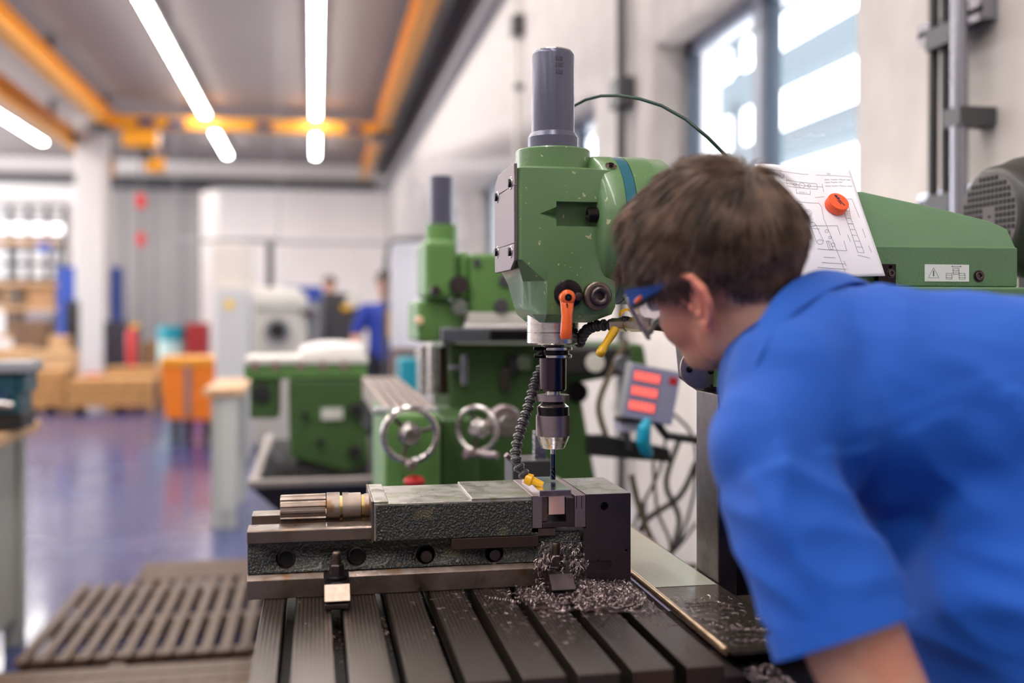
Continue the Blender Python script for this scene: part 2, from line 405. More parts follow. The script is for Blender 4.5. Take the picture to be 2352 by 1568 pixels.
for py, nm in ((85, 'upper'), (470, 'lower')):
    a = at(2112, py, X=XW-.04); b = at(2262, py, X=XW-.04)
    r = thing('mounting_rail', ((a.x, (a.y+b.y)/2, a.z)), nm+' horizontal slotted rail holding the cables and pipe', 'rail', 'slotted rails on the right wall')
    MB().box(XW-.045, XW-.001, b.y, a.y, a.z-.03, a.z+.03).build('channel', pipe, r)
    MB().box(XW-.047, XW-.0452, b.y, a.y, a.z-.008, a.z+.008).build('slot', dark, r)
    q = at(2160, py, X=XW-.09); MB().box(q.x-.012, XW-.05, q.y-.06, q.y+.06, q.z-.03, q.z+.03).build('clamp', greyd, r, bevel=.004)

# ============================================================ THE MILLING MACHINE IN FRONT
ZT = HC-.394                    # table top
YV = 1.48                       # front of the vise
YF = 1.4625                     # front of the milling head
YS = 1.556                      # spindle axis
V = lambda px, py, Y=YV: at(px, py, Y=Y)
mill = thing('milling_machine', (.75, 1.6, 0), 'green milling machine in the foreground with scratched head over the vise', 'milling machine')

# --- milling head casting
x0 = V(1189, 0, YF).x; xe = .432
YBk = 1.63
def sec(z, xa, xc, yc, xd, yd, xr, yf, yb=YBk):
    return [Vector(p+(z,)) for p in ((xa, yb), (xa, yc), (xc, yf+yd), (xd, yf), (xr-.03, yf), (xr, yf+.01), (xr, yb-.012), (xr-.03, yb))]
zt_ = V(1189, 377, YF).z; zb_ = V(1200, 741, YF).z; zp = V(1189, 615, YF).z
xD = V(1262, 0, YF).x
rings = []
def S(z, t, inset=0):
    # t = 0 upper section, 1 lower section
    xa = x0+(.014+.018*max(0, (zp-z)/(zp-zb_)))*t+inset
    return sec(z, xa, x0+.006+(.040)*t+inset, YF+.006+.042*t+inset, xD-.004*t, .001+.006*t, xe-inset*2.5, YF+inset)
head = MB().loft([S(zb_, 1, .014), S(zb_+.012, 1, .002), S(zp-.055, 1), S(zp-.018, .9), S(zp+.012, 0), S(zt_-.03, 0), S(zt_-.004, 0, .002), S(zt_, 0, .012)])
hd = head.build('milling_head', green, mill, bevel=.005, seg=3, angle=50)
# pocket cut in the front face with the socket bolt in it
pc = MB()
a = V(1264, 462, YF); b = V(1405, 521, YF)
pc.hexa([(a.x+.004, YF-.03, b.z), (b.x+.03, YF-.03, b.z), (b.x+.03, YF+.03, b.z), (a.x+.014, YF+.03, b.z),
         (a.x+.004, YF-.03, a.z), (b.x+.03, YF-.03, a.z), (b.x+.03, YF+.03, a.z), (a.x+.014, YF+.03, a.z)])
cut(hd, pc); pc = MB()
q = V(1236, 491, YF)
pc.loft([[Vector((q.x, YF-.004, (a.z+b.z)/2-.001)), Vector((q.x, YF-.004, (a.z+b.z)/2+.001)), Vector((q.x, YF-.001, (a.z+b.z)/2))],
         [Vector((a.x+.018, YF-.006, b.z+.001)), Vector((a.x+.018, YF-.006, a.z-.001)), Vector((a.x+.018, YF+.024, (a.z+b.z)/2))]])
cut(hd, pc)
# round flange of the head, teal ring, neck
zc = V(1395, 530, 1.55).z; YC = 1.552; c0 = Vector((0, YC, zc))
MB().lathe((.402, YC, zc), (1, 0, 0), [(0, .092), (.002, .101), (.007, .109), (.013, .1125), (.038, .113)], 72).build('head_flange', green, mill, angle=60)
MB().lathe((.4402, YC, zc), (1, 0, 0), [(0, .110), (.001, .112), (.0165, .112), (.0172, .110)], 72).build('graduated_ring', teal, mill)
nk = MB().lathe((.4575, YC, zc), (1, 0, 0), [(0, .113), (.035, .113), (.0355, .112), (.062, .110), (.075, .102), (.082, .088), (.084, .07)], 72).build('neck_flange', green, mill, angle=40)
p = at(1358, 495, Y=YF+.012)
m_ = MB().lathe((p.x-.008, YF+.004, p.z), (1, 0, 0), [(0, .0100), (.001, .0110), (.030, .0110), (.031, .0100)], 28)
bolt = m_.build('socket_bolt', oxide, mill); cut(bolt, MB().cyl((p.x-.014, YF+.004, p.z), (p.x+.004, YF+.004, p.z), .0056, n=6))
m_ = MB(); q = Vector((.4355, 0, 0))
for an in (52,):
    A = math.radians(an); yy = YC-.1135*math.cos(A); zz = zc+.1135*math.sin(A)
    nrm = Vector((0, -math.cos(A), math.sin(A)))
    m_.cyl(Vector((.428, yy, zz))-nrm*.002, Vector((.428, yy, zz))+nrm*.0012, .0085, n=24)
ind = m_.build('zero_mark_plate', steel, mill)
m_ = MB(); m_.cyl(Vector((.428, yy, zz))+nrm*.001, Vector((.428, yy, zz))+nrm*.004, .0042, n=20); m_.build('screw', oxide, ind)

# --- cover plate with four screws on the left face
def plate_pt(y, z, dx=0): return Vector((x0-dx, y, z))
zpt = V(1189, 374, YF).z; zpb = V(1189, 618, YF).z
def pl(za, zb2, cut_top, cut_bot):
    ya, yb = YF+.002, YBk-.004
    poly = [(x0-.005, ya, zb2+(0 if not cut_bot else .012)), (x0-.005, ya+(.03 if cut_bot else 0), zb2), (x0-.005, yb-.004, zb2), (x0-.005, yb, zb2+.004),
            (x0-.005, yb, za-.012 if cut_top else za), (x0-.005, yb-.03 if cut_top else yb, za), (x0-.005, ya, za)]
    return MB().prism(poly, (.0049, 0, 0))
z1 = V(1189, 425, YF).z; z2 = V(1189, 558, YF).z
cp = pl(zpt, z1+.0006, True, False).build('cover_plate', coverp, mill, bevel=.0015)
cp2 = pl(z1, z2+.0006, False, False).build('cover_plate', coverp, mill, bevel=.0008)
cp3 = pl(z2, zpb, False, True).build('cover_plate', coverp, mill, bevel=.0015)
for (yy_, zz_, par) in ((YF+.024, zpt-.026, cp), (YBk-.03, zpt-.034, cp), (YF+.024, zpb+.026, cp3), (YBk-.03, zpb+.032, cp3)):
    s_ = MB().lathe((x0-.0051, yy_, zz_), (-1, 0, 0), [(0, .0095), (.0012, .009)], 24).build('screw_seat', steel, par)
    t_ = MB().lathe((x0-.0056, yy_, zz_), (-1, 0, 0), [(0, .0065), (.0035, .0062), (.0042, .0055)], 20).build('screw', oxide, par)

# --- cap disc and grey tube above
XS = at(1270, 0, Y=YS).x
zcap0 = at(1270, 372, Y=YS).z-.012; zcap1 = at(1270, 347, Y=YS).z; ztt = at(1270, 121, Y=YS).z
MB().lathe((XS, YS, zt_-.006), (0, 0, 1), [(0, .057), (zcap1-zt_+.004, .057), (zcap1-zt_+.006, .055)], 64).build('head_cap', green, mill, angle=40)
zk = at(1270, 312, Y=YS).z
tb = MB().lathe((XS, YS, zcap1), (0, 0, 1), [(0, .0385), (zk-zcap1-.004, .0385), (zk-zcap1+.003, .0345), (zk-zcap1+.004, .0327), (ztt-zcap1-.006, .0327), (ztt-zcap1-.004, .0322), (ztt-zcap1, .0295)], 64).build('spindle_tube', tubem, mill, angle=25)
MB().lathe((XS, YS, ztt), (0, 0, 1), [(0, .029), (.002, .0285)], 48).build('tube_lid', steel, tb)
MB().lathe((XS, YS, zk-.0005), (0, 0, 1), [(0, .0346), (.004, .0332), (.0045, .0329)], 64).build('tube_ring', plate, tb)
m_ = MB()
for k in range(3):
    zz = ztt-.016-.010*k
    for dx in (-.004, 0, .004): m_.box(XS+.0020+dx-.0014, XS+.0020+dx+.0014, YS-.0331, YS-.0325, zz-.003, zz+.003)
m_.build('stamped_mark', mat('faint_stamp', (72, 70, 84), .4), tb)

# --- silver knob, black disc, orange lever
p = at(1304, 675, Y=YF)
dsc = MB().lathe((p.x, YF+.004, p.z), (0, -1, 0), [(0, .0205), (.0085, .0205), (.0095, .019)], 48).build('lever_disc', oxide, mill)
s_ = MB().lathe((p.x+.0145, YF-.005, p.z-.004), (0, -1, 0), [(0, .0062), (.003, .0062), (.0035, .005)], 20).build('screw', steeld, dsc)
lx, lz = at(1301, 683, Y=YF-.02).x, at(1301, 683, Y=YF-.02).z
lev = MB()
lev.lathe((lx, YF-.0055, lz), (0, -1, 0), [(0, .0085), (.010, .0095), (.020, .0112), (.024, .0108), (.026, .009)], 32)
tip = at(1298, 778, Y=YF-.028)
P = []
for t, wd, th, yo in ((0, .0110, .0045, 0), (.2, .0095, .0052, -.004), (.45, .0080, .0055, -.007), (.75, .0084, .0058, -.008), (.93, .0086, .0056, -.008), (1, .0066, .004, -.008)):
    cx = lx+(tip.x-lx)*t; czz = lz+(tip.z-lz)*t; cy = YF-.024+yo
    P.append([Vector((cx+wd*math.cos(a_)*(1 if abs(math.cos(a_)) < .99 else 1), cy+th*math.sin(a_), czz)) for a_ in [2*PI*i/16 for i in range(16)]])
lev.loft(P)
lv = lev.build('clamp_lever', orange, mill, angle=50)
m_ = MB().lathe((lx, YF-.0305, lz), (0, -1, 0), [(0, .0052), (.0015, .0052), (.002, .0045)], 24).build('lever_screw', oxide, lv)
MB().cyl((lx, YF-.0326, lz), (lx, YF-.0329, lz), .0025, n=6).build('hex_socket', dark, lv)
m_ = MB(); q = at(1303, 700, Y=YF-.035)
m_.box(q.x-.0006, q.x+.0004, YF-.0345, YF-.033, q.z-.004, q.z+.003); m_.box(q.x-.002, q.x+.002, YF-.0345, YF-.033, q.z-.0005, q.z+.0003, rot=Matrix.Rotation(.5, 3, 'Y'))
m_.build('arrow_mark', inkd, lv)
p = at(1375, 679, Y=YF-.016)
kn = MB().lathe((p.x, YF+.012, p.z), (0, -1, 0), [(0, .0195), (.014, .0203), (.026, .0203), (.028, .0185), (.0285, .0150), (.027, .0145)], 48).build('shaft_collar', steelr, mill, angle=30)
kk = MB().lathe((p.x+.001, YF-.005, p.z-.001), (0, -1, 0), [(0, .0135), (.018, .0135), (.0195, .0115)], 40).build('shaft_end', steeld, kn, angle=30)
cut(kk, MB().cyl((p.x+.001, YF-.05, p.z-.001), (p.x+.001, YF-.014, p.z-.001), .0062, n=6))

# --- spindle nose
zr0 = at(1270, 742, Y=YS).z; zr1 = at(1270, 790, Y=YS).z; zm = at(1270, 763, Y=YS).z
MB().lathe((XS, YS, zr1), (0, 0, 1), [(0, .038), (.002, .0397), (zm-zr1-.0006, .0397), (zm-zr1, .0388), (zm-zr1+.0006, .0397), (zr0-zr1+.02, .0397)], 64).build('spindle_nose', steel, mill, angle=25)
m_ = MB().lathe((XS, YS, zr1-.003), (0, 0, 1), [(0, .018), (.004, .018)], 40).build('spindle_face', steeld, mill)

# --- ram, sloped cover
Rf = YF
rx1 = V(2338, 0, Rf).x; rz1 = V(1975, 563, Rf).z; rz0 = V(1975, 658, Rf).z
MB().box(.54, rx1, Rf, YBk+.02, rz0, rz1).build('ram', green2, mill, bevel=.003)
MB().lathe((.535, YC, zc+.002), (1, 0, 0), [(0, .098), (.12, .098)], 64).build('ram_neck', green, mill)
# sloping cover: profile over x of (height, recess)
prof = [(at(1640, 0, Y=1.5).x, at(1975, 436, Y=1.535).z+.004), (at(1975, 0, Y=1.535).x, at(1975, 443, Y=1.535).z), (at(2130, 0, Y=1.535).x, at(2130, 482, Y=1.535).z),
        (at(2240, 0, Y=1.53).x, at(2240, 512, Y=1.53).z), (at(2282, 0, Y=1.52).x, at(2282, 530, Y=1.52).z), (at(2300, 0, Y=1.50).x, at(2300, 547, Y=1.50).z), (at(2312, 0, Y=1.475).x, rz1+.001)]
rings = []
for i, (x, z) in enumerate(prof):
    k = (z-rz1)/(prof[0][1]-rz1); yt = Rf+.006+.060*k
    rings.append([Vector((x, Rf+.004, rz1-.001)), Vector((x, yt-.004*k, max(rz1, z-.006*k))), Vector((x, yt+.004*k, z+.0005)), Vector((x, YBk-.02, z+.0005)), Vector((x, YBk+.015, rz1-.001))])
MB().loft(rings).build('ram_cover', green2, mill, angle=28, bevel=.003)
# black block with holes, sockets and the sticker on the ram
a = V(2018, 606, Rf-.012); b = V(2058, 662, Rf-.012)
blk = MB().box(a.x, b.x, Rf-.012, Rf-.0001, b.z, a.z).build('stop_block', greyd, mill, bevel=.001); blk.data.materials[0] = oxide
cut(blk, MB().cyl((V(2037, 0, Rf).x-.001, Rf-.02, V(2037, 613, Rf-.012).z), (V(2037, 0, Rf).x-.001, Rf-.004, V(2037, 613, Rf-.012).z), .0028, n=20)
    .cyl((V(2052, 0, Rf).x-.001, Rf-.02, V(2052, 645, Rf-.012).z), (V(2052, 0, Rf).x-.001, Rf-.004, V(2052, 645, Rf-.012).z), .0026, n=20))
def socket_screw(px, py, Y, r, parent, n=28):
    p = at(px, py, Y=Y)
    o = MB().lathe((p.x, Y+.001, p.z), (0, -1, 0), [(0, r), (.0018, r), (.002, r*.86), (.0015, r*.80), (.0015, r*.78), (.004, r*.74), (.0045, r*.68)], n).build('socket_screw', steeld, parent, angle=25)
    cut(o, MB().cyl((p.x, Y-.01, p.z), (p.x, Y-.001, p.z), r*.4, n=6)); return o
socket_screw(2046, 628, Rf-.012, .0072, mill)
socket_screw(2248, 634, Rf, .0095, mill)
a = V(2124, 607, Rf-.001); b = V(2226, 647, Rf-.001)
st = MB().box(a.x, b.x, Rf-.0012, Rf-.0001, b.z, a.z).build('warning_sticker', sticker, mill, bevel=.0005)
def strokes(mb, segs, wd, f, th=.0003):
    """thin printed lines; f maps (u, v) to a point, n its normal"""
    for (u0, v0, u1, v1) in segs:
        p, nrm = f(u0, v0); q, _ = f(u1, v1); d = q-p
        if d.length < 1e-6: continue
        s_ = d.normalized().cross(nrm).normalized()*wd/2; k = nrm*th; e = d.normalized()*wd*.3
        mb.hexa([p-s_-e, q-s_+e, q+s_+e, p+s_-e, p-s_-e+k, q-s_+e+k, q+s_+e+k, p+s_-e+k])
    return mb
fs = lambda u, v: (Vector((a.x+(b.x-a.x)*(u-2124)/102, Rf-.0012, a.z+(b.z-a.z)*(v-607)/40)), Vector((0, -1, 0)))
seg = [(2132, 638, 2156, 638), (2132, 638, 2144, 615), (2156, 638, 2144, 615)]
for (bx, by) in ((2173, 627), (2189, 615), (2203, 627)): seg += [(bx, by, bx+13, by), (bx, by+14, bx+13, by+14), (bx, by, bx, by+14), (bx+13, by, bx+13, by+14), (bx-2, by+5, bx+15, by+5), (bx-2, by+10, bx+15, by+10)]
seg += [(2185, 611, 2208, 611), (2185, 611, 2188, 609.5), (2185, 611, 2188, 612.5), (2208, 611, 2205, 609.5), (2208, 611, 2205, 612.5)]
strokes(MB(), seg, .00035, fs).build('pictogram_lines', inkd, st)
strokes(MB(), [(2144, 622, 2144, 633.5)], .0014, fs).build('warning_bar', inkd, st)

# --- lower casting right, column, slideways
xk = V(2240, 0, 1.44).x
MB().box(.80, 1.75, 1.43, 1.86, HC-.22, rz0-.0006).build('head_casting', green2, mill, bevel=.004)
MB().box(.74, 1.2, 1.66, 1.86, .12, rz0-.001).build('column', greend, mill, bevel=.01)
xc0 = V(1650, 0, 1.463).x
cl = MB().box(xc0, xc0+.03, 1.463, at(1599, 0, X=xc0).y, .55, at(1650, 905, Y=1.463).z).build('slideway', steeld, mill, bevel=.002)
MB().box(xc0+.0305, xc0+.10, 1.468, 1.60, .55, at(1650, 890, Y=1.463).z).build('slideway_cover', oxide, mill, bevel=.002)
MB().box(xc0+.1005, .80, 1.480, 1.66, .55, HC-.22).build('column_front', greyd, mill, bevel=.002)
MB().box(xc0+.10, xc0+.135, 1.40, 1.4795, .55, HC-.25).build('gib_rail', steeld, mill, bevel=.002)
# bracket under the ram
bx0 = at(1546, 0, Y=1.60).x
m_ = MB()
za, zb = at(1546, 775, Y=1.60).z, at(1546, 868, Y=1.60).z
m_.prism([(bx0, 1.50, za+.05), (bx0+.15, 1.50, za+.05), (bx0+.15, 1.50, zb-.022), (bx0+.055, 1.50, zb-.03), (bx0+.012, 1.50, zb)], (0, .11, 0))
m_.build('support_bracket', steeld, mill, bevel=.003)
p = at(1606, 845, Y=1.4995); 
m_ = MB().lathe((p.x, 1.4995, p.z), (0, -1, 0), [(0, .031), (.004, .031), (.005, .029)], 40).build('bearing_cover', plate, mill)
for (ax, ay) in ((1583, 848), (1632, 852), (1606, 838)):
    s_ = MB().lathe(at(ax, ay, Y=1.4945), (0, -1, 0), [(0, .005), (.002, .005), (.0025, .004)], 16).build('screw', oxide, m_)
a = at(1662, 845, Y=1.455); 
MB().box(a.x, a.x+.16, 1.4630, 1.5, at(1662, 892, Y=1.46).z, rz0-.001).build('lower_housing', green, mill, bevel=.002)

# --- T-slot table
XT0, XT1 = -.069, .4525
YT0, YT1 = 1.106, 1.95
SL0, PIT, SW = -.0325, .0618, .0145
wt = MB()
edges = [XT0]
for k in range(8): edges += [SL0+PIT*k-SW/2, SL0+PIT*k+SW/2]
edges.append(XT1)
tb_ = thing
for k in range(9):
    xa, xb = edges[2*k], edges[2*k+1]
    lo = .0035 if k else 0; hi = .0035 if k < 8 else 0
    wt.prism([(xa, YT0, ZT), (xb, YT0, ZT), (xb, YT0, ZT-.022), (xb-(hi*2), YT0, ZT-.0221), (xb-hi*2, YT0, ZT-.040), (xa+lo*2, YT0, ZT-.040), (xa+lo*2, YT0, ZT-.0221), (xa, YT0, ZT-.022)], (0, YT1-YT0, 0))
wt.box(XT0, XT1, YT0+.012, YT1, ZT-.10, ZT-.0395)
MB().box(XT0+.03, XT1-.03, YT0+.014, YT1-.002, ZT-.0395, ZT-.0388).build('slot_bed', mat('dark_slot_floor', (40, 34, 30), .6, .3, var=.5, vscale=90, bump=.6, bscale=300), mill)  # slot floor coloured dark, painting shade in place of bright reflections
wtab = wt.build('work_table', tablem, mill, bevel=.0012)
MB().box(XT0+.05, XT1+.02, YT0+.2, YT1-.2, .55, ZT-.101).build('table_saddle', greend, mill, bevel=.005)
MB().box(XT1+.001, XT1+.0265, 1.11, 1.95, ZT-.13, ZT-.014).build('table_side_rail', steeld, mill, bevel=.002)
MB().box(XT1+.034, .62, 1.03, 1.40, ZT-.10, ZT-.022).build('side_ledge', oxide, mill, bevel=.003)
MB().box(XT0+.06, .78, 1.35, 1.9, .12, .55).build('base_casting', greend, mill, bevel=.02)
MB().box(XT0-.05, 1.35, 1.25, 2.1, 0, .12).build('machine_foot', greend, mill, bevel=.01)
# splash tray beside the table
ZS = ZT-.006
tray = thing('splash_tray', (.6, 1.5, ZS), 'oily flat sheet tray with a rolled steel edge right of the slotted table', 'tray')
tx = .479
trm = mat('oily_sheet', (112, 104, 92), .22, .75, var=.3, vscale=9, spots=(70, 90, 50), spot_t=.58, spot_s=14, bump=.3, bscale=40, rvar=.12)
m_ = MB(); m_.box(tx, .586, 1.165, 2.5, ZS-.004, ZS); m_.box(.5855, .82, 1.165, 1.398, ZS-.004, ZS)
m_.build('sheet', trm, tray)
MB().tube([(tx, 1.165+.13*i, ZS+.001) for i in range(11)], .0055, 14).build('rolled_edge', mat('worn_edge_steel', (196, 170, 140), .3, 1, var=.2, vscale=60), tray)
# pale spotted strip on the far part of the tray
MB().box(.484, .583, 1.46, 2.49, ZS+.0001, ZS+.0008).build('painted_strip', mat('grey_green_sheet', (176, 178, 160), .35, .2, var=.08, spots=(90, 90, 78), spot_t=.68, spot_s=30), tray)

# ------------------------------------------------------------ electric motor
YM = 1.83
p = at(2272, 497, Y=YM)
mo = thing('electric_motor', (p.x+.15, YM, p.z-.11), 'charcoal electric motor with a round grille standing behind the ram', 'motor')
bd = MB().lathe(p, (1, 0, 0), [(0, .088), (.006, .097), (.035, .105), (.06, .116), (.075, .119), (.33, .119), (.34, .11)], 64).build('motor_body', motorm, mo, angle=50)
gr = MB().lathe(p-Vector((.0015, 0, 0)), (1, 0, 0), [(0, .085), (.004, .088)], 56).build('grille', grillm, mo)
m_ = MB(); st_ = .0122
for i in range(-8, 9):
    for j in range(-8, 9):
        if math.hypot(i, j)*st_ < .080 and not (abs(i) < 1.6 and abs(j) < 1.6):
            m_.box(p.x-.0022, p.x-.0014, YM+i*st_-.0043, YM+i*st_+.0043, p.z+j*st_-.0043, p.z+j*st_+.0043)
m_.build('grille_hole', dark, gr)['kind'] = 'stuff'
MB().lathe(p-Vector((.004, 0, 0)), (1, 0, 0), [(0, .003), (.002, .003)], 12).build('screw', steeld, gr)
MB().box(p.x+.1, p.x+.30, YM-.05, YM+.05, rz0-.002, p.z-.10).build('motor_foot', motorm, mo)
p = V(2330, 740, 1.43)

# ------------------------------------------------------------ green arc cable
pts2 = [(1318, 243, 1.70), (1345, 229, 1.69), (1380, 220, 1.66), (1420, 219, 1.62), (1470, 227, 1.58), (1520, 243, 1.55), (1575, 274, 1.52), (1625, 315, 1.5), (1660, 350, 1.5), (1690, 380, 1.51), (1712, 410, 1.52), (1724, 448, 1.535)]
ctrl = [at(a_, b_, Y=c_) for a_, b_, c_ in pts2]
ctrl = [at(1290, 330, Y=1.70), at(1300, 275, Y=1.70)]+ctrl
tag(MB().tube(ctrl, .0026, 10).build('cable', greenlight), 'thin dark green cable arching from behind the tube to the ram', 'cable')

# ------------------------------------------------------------ drawing and magnet
def PF(u, v):
    TL, TR, BR, BL = at(1733, 377, Y=1.530), at(1951, 390, Y=1.545), at(2026, 634, Y=1.446), at(1796, 640, Y=1.449)
    # the right edge bows outward, the top ripples a little
    t = TL.lerp(TR, u); b_ = BL.lerp(BR, u); p = t.lerp(b_, v)
    p.x -= .012*math.sin(v*PI)*(.4+.6*u); p.y -= .024*math.sin(v*PI*.88)+.002*math.sin(u*14)*(1-v)
    p.z += .0015*math.sin(u*9)*(1-v)
    return p
def PN(u, v):
    e = .01; return (PF(u+e, v)-PF(u-e, v)).cross(PF(u, v+e)-PF(u, v-e)).normalized()
def pf(u, v):
    n_ = PN(u, v); n_ = -n_ if n_.y > 0 else n_
    return PF(u, v)+n_*.0004, n_
m_ = MB(); nu, nv = 28, 34
g1 = [[m_.bm.verts.new(PF(i/nu, j/nv)) for i in range(nu+1)] for j in range(nv+1)]
for j in range(nv):
    for i in range(nu): m_.bm.faces.new((g1[j][i], g1[j][i+1], g1[j+1][i+1], g1[j+1][i]))
pap = m_.build('technical_drawing', paperm)
s_ = pap.modifiers.new('thickness', 'SOLIDIFY'); s_.thickness = .0003; s_.offset = 0
tag(pap, 'white sheet with a technical drawing held on the green ram by an orange magnet', 'paper')
def q2(px, py):   # picture of the sheet: px, py read on it -> u, v  (bilinear inverse, approximate)
    v = (py-384)/(636-384); u = (px-(1733+63*v))/(218+12*v); return u, v
segs = []
def ln(*c):
    for k in range(0, len(c)-2, 2):
        u0, v0 = q2(c[k], c[k+1]); u1, v1 = q2(c[k+2], c[k+3]); n_ = 6
        for i in range(n_): segs.append((u0+(u1-u0)*i/n_, v0+(v1-v0)*i/n_, u0+(u1-u0)*(i+1)/n_, v0+(v1-v0)*(i+1)/n_))
def circ(cx, cy, rx, ry=None, n=18):
    ry = ry or rx
    for i in range(n):
        A, B = 2*PI*i/n, 2*PI*(i+1)/n; u0, v0 = q2(cx+rx*math.cos(A), cy+ry*math.sin(A)); u1, v1 = q2(cx+rx*math.cos(B), cy+ry*math.sin(B)); segs.append((u0, v0, u1, v1))
ln(1738, 397, 1952, 405)
ln(1804, 420, 1872, 424, 1874, 438, 1805, 435, 1804, 420); circ(1824, 429, 3.5); circ(1839, 430, 6.5); circ(1855, 430, 3.5); ln(1796, 428, 1886, 432); ln(1826, 440, 1827, 452); ln(1857, 441, 1857, 452); ln(1826, 450, 1857, 451)
ln(1886, 424, 1889, 445); ln(1812, 470, 1876, 472, 1882, 480, 1886, 508, 1935, 630); ln(1868, 458, 1890, 456)
circ(1850, 497, 9.5); circ(1850, 497, 6)
circ(1859, 521, 7, 5); ln(1853, 521, 1868, 560); ln(1867, 521, 1884, 558); circ(1876, 560, 7, 5); ln(1862, 524, 1918, 524, 1924, 545); ln(1850, 530, 1876, 531)
circ(1892, 536, 3.5); circ(1899, 550, 3); circ(1906, 566, 4)
ln(1890, 558, 1898, 558, 1906, 576, 1896, 577, 1890, 558); ln(1894, 558, 1901, 577); ln(1870, 575, 1938, 580, 1932, 558)
ln(1934, 474, 1948, 475, 1952, 508, 1941, 508, 1934, 474); ln(1941, 508, 1964, 584, 1979, 585, 1952, 508); ln(1937, 490, 1950, 491)
for k in range(5): ln(1944+4.6*k, 520+13*k, 1956+4.9*k, 521+13*k)
ln(1938, 462, 1956, 462, 1972, 506); ln(1978, 532, 1984, 552); ln(1990, 570, 1996, 584); ln(1964, 590, 1992, 597); ln(1884, 593, 1910, 594); ln(1880, 604, 1932, 608); ln(1870, 614, 1937, 620); ln(1930, 602, 1936, 612); ln(1942, 545, 1948, 560)
ln(1756, 413, 1760, 416, 1765, 405, 1784, 406); ln(1786, 418, 1790, 404); ln(1794, 418, 1800, 406); circ(1795, 412, 4)
def scrib(x0_, y0_, x1_, amp=1.6):
    x = x0_; k = 0
    while x < x1_:
        if k % 7 != 5: ln(x, y0_+amp*(1 if k % 2 else -1)*(.6+.4*math.sin(k*2.3)), x+2.4, y0_-amp*(1 if k % 2 else -1)*(.6+.4*math.sin(k*1.7)))
        x += 2.6; k += 1
scrib(1892, 414, 1950); scrib(1893, 421, 1932); scrib(1894, 430, 1955); scrib(1898, 399, 1906, 2.4); scrib(1826, 470+6, 1838, 1.2); scrib(1832, 447, 1850, 1.2)
dr = strokes(MB(), segs, .00045, pf, .0002).build('drawing_lines', ink, pap)
# magnet
u_, v_ = q2(1914, 482); pc_, pn_ = pf(u_, v_)
mg = MB().lathe(pc_+pn_*.0006, pn_, [(0, .0165), (.001, .0172), (.012, .0172), (.0135, .0165), (.0138, .015)], 48).build('round_magnet', magnetm, angle=40)
tag(mg, 'round orange magnet with dark blue print holding the drawing', 'magnet')
e1 = Vector((1, 0, 0)); e1 = (e1-pn_*e1.dot(pn_)).normalized(); e2 = pn_.cross(e1).normalized()
if e2.z < 0: e2 = -e2
ca, sa = math.cos(math.radians(-62)), math.sin(math.radians(-62))
def mf(u, v): # u along the writing, v up
    return pc_+pn_*.0148+(e1*(u*ca-v*sa)+e2*(u*sa+v*ca))*.001, pn_
ls = [(-12, 2, -9, 5), (-9, 5, -7, 1), (-12, 2, -7, 1), (-11, 3, -8, 3), (-6, 4, -4, 5), (-4, 5, -3, 2), (-3, 2, -5, 1), (-5, 1, -6, 4)]
lm = strokes(MB(), ls, .0013, mf, .0003)
for (y_, n_) in ((2.2, 8), (-1.0, 5)):
    for k in range(n_): strokes(lm, [(-1.5+1.6*k, y_+.9, -1.5+1.6*k, y_-.9), (-1.5+1.6*k, y_+(.8 if k % 2 else -.8), -.6+1.6*k, y_+(.8 if k % 2 else -.8))], .0006, mf, .0003)
lm.build('print', navy, mg)

# ============================================================ TOOL HOLDER, CHUCK, DRILL
zz = lambda py: at(1270, py, Y=YS).z
th = thing('tool_holder', (XS, YS, zz(897)), 'dark steel tool holder with a grooved flange below the silver spindle ring', 'tool holder')
ax = (0, 0, -1); T0 = Vector((XS, YS, zr1-.0032))
h = lambda py: (T0.z-zz(py))
f = MB().lathe(T0, ax, [(0, .0145), (h(796), .0145), (h(796.5), .028), (h(797), .0295), (h(803), .0295), (h(805), .0245), (h(812), .0245), (h(814), .0288), (h(820), .0288), (h(822), .027), (h(822.5), .019)], 72).build('flange', oxide, th, angle=25)
cut(f, MB().box(XS-.036, XS-.016, YS-.0325, YS+.002, zz(826), zz(794), rot=Matrix.Rotation(0, 3, 'Z')))
m_ = MB()
for za_, zb_2 in ((803, 797), (820, 814.5)): m_.lathe(Vector((XS, YS, zz(za_))), (0, 0, 1), [(0, .0296 if za_ < 810 else .0289), (zz(zb_2)-zz(za_), .0296 if za_ < 810 else .0289)], 72)
rimo = m_.build('ground_rim', steel, th); cut(rimo, MB().box(XS-.036, XS-.016, YS-.0325, YS+.002, zz(826), zz(794)))
MB().lathe((XS, YS, zz(822)), ax, [(0, .0205), (zz(822)-zz(893), .0203), (zz(822)-zz(897), .0186)], 56).build('shank', mat('polished_dark_steel', (70, 60, 68), .22, 1, var=.1), th, angle=30)
ck = thing('drill_chuck', (XS, YS, zz(1028)), 'silver knurled keyless drill chuck holding the cutter', 'drill chuck')
MB().lathe((XS, YS, zz(897)), ax, [(0, .011), (zz(897)-zz(906), .011)], 40).build('neck', steel, ck)
def knurled(p, axis, L_, r, n, rows, name, m, parent, amp=.00035):
    mb = MB(); axis = Vector(axis).normalized(); a = axis.orthogonal().normalized(); b = axis.cross(a); p = Vector(p); rings = []
    for j in range(rows+1):
        t = L_*j/rows; ring = []
        for i in range(n):
            an = 2*PI*i/n; rr = r+(amp if (i+j) % 2 else -amp)*(0 if j in (0, rows) else 1)
            ring.append(p+axis*t+(a*math.cos(an)+b*math.sin(an))*rr)
        rings.append(ring)
    mb.loft(rings); return mb.build(name, m, parent, angle=60)
knurled((XS, YS, zz(906)), ax, zz(906)-zz(920), .0248, 140, 10, 'knurled_ring', plate, ck)
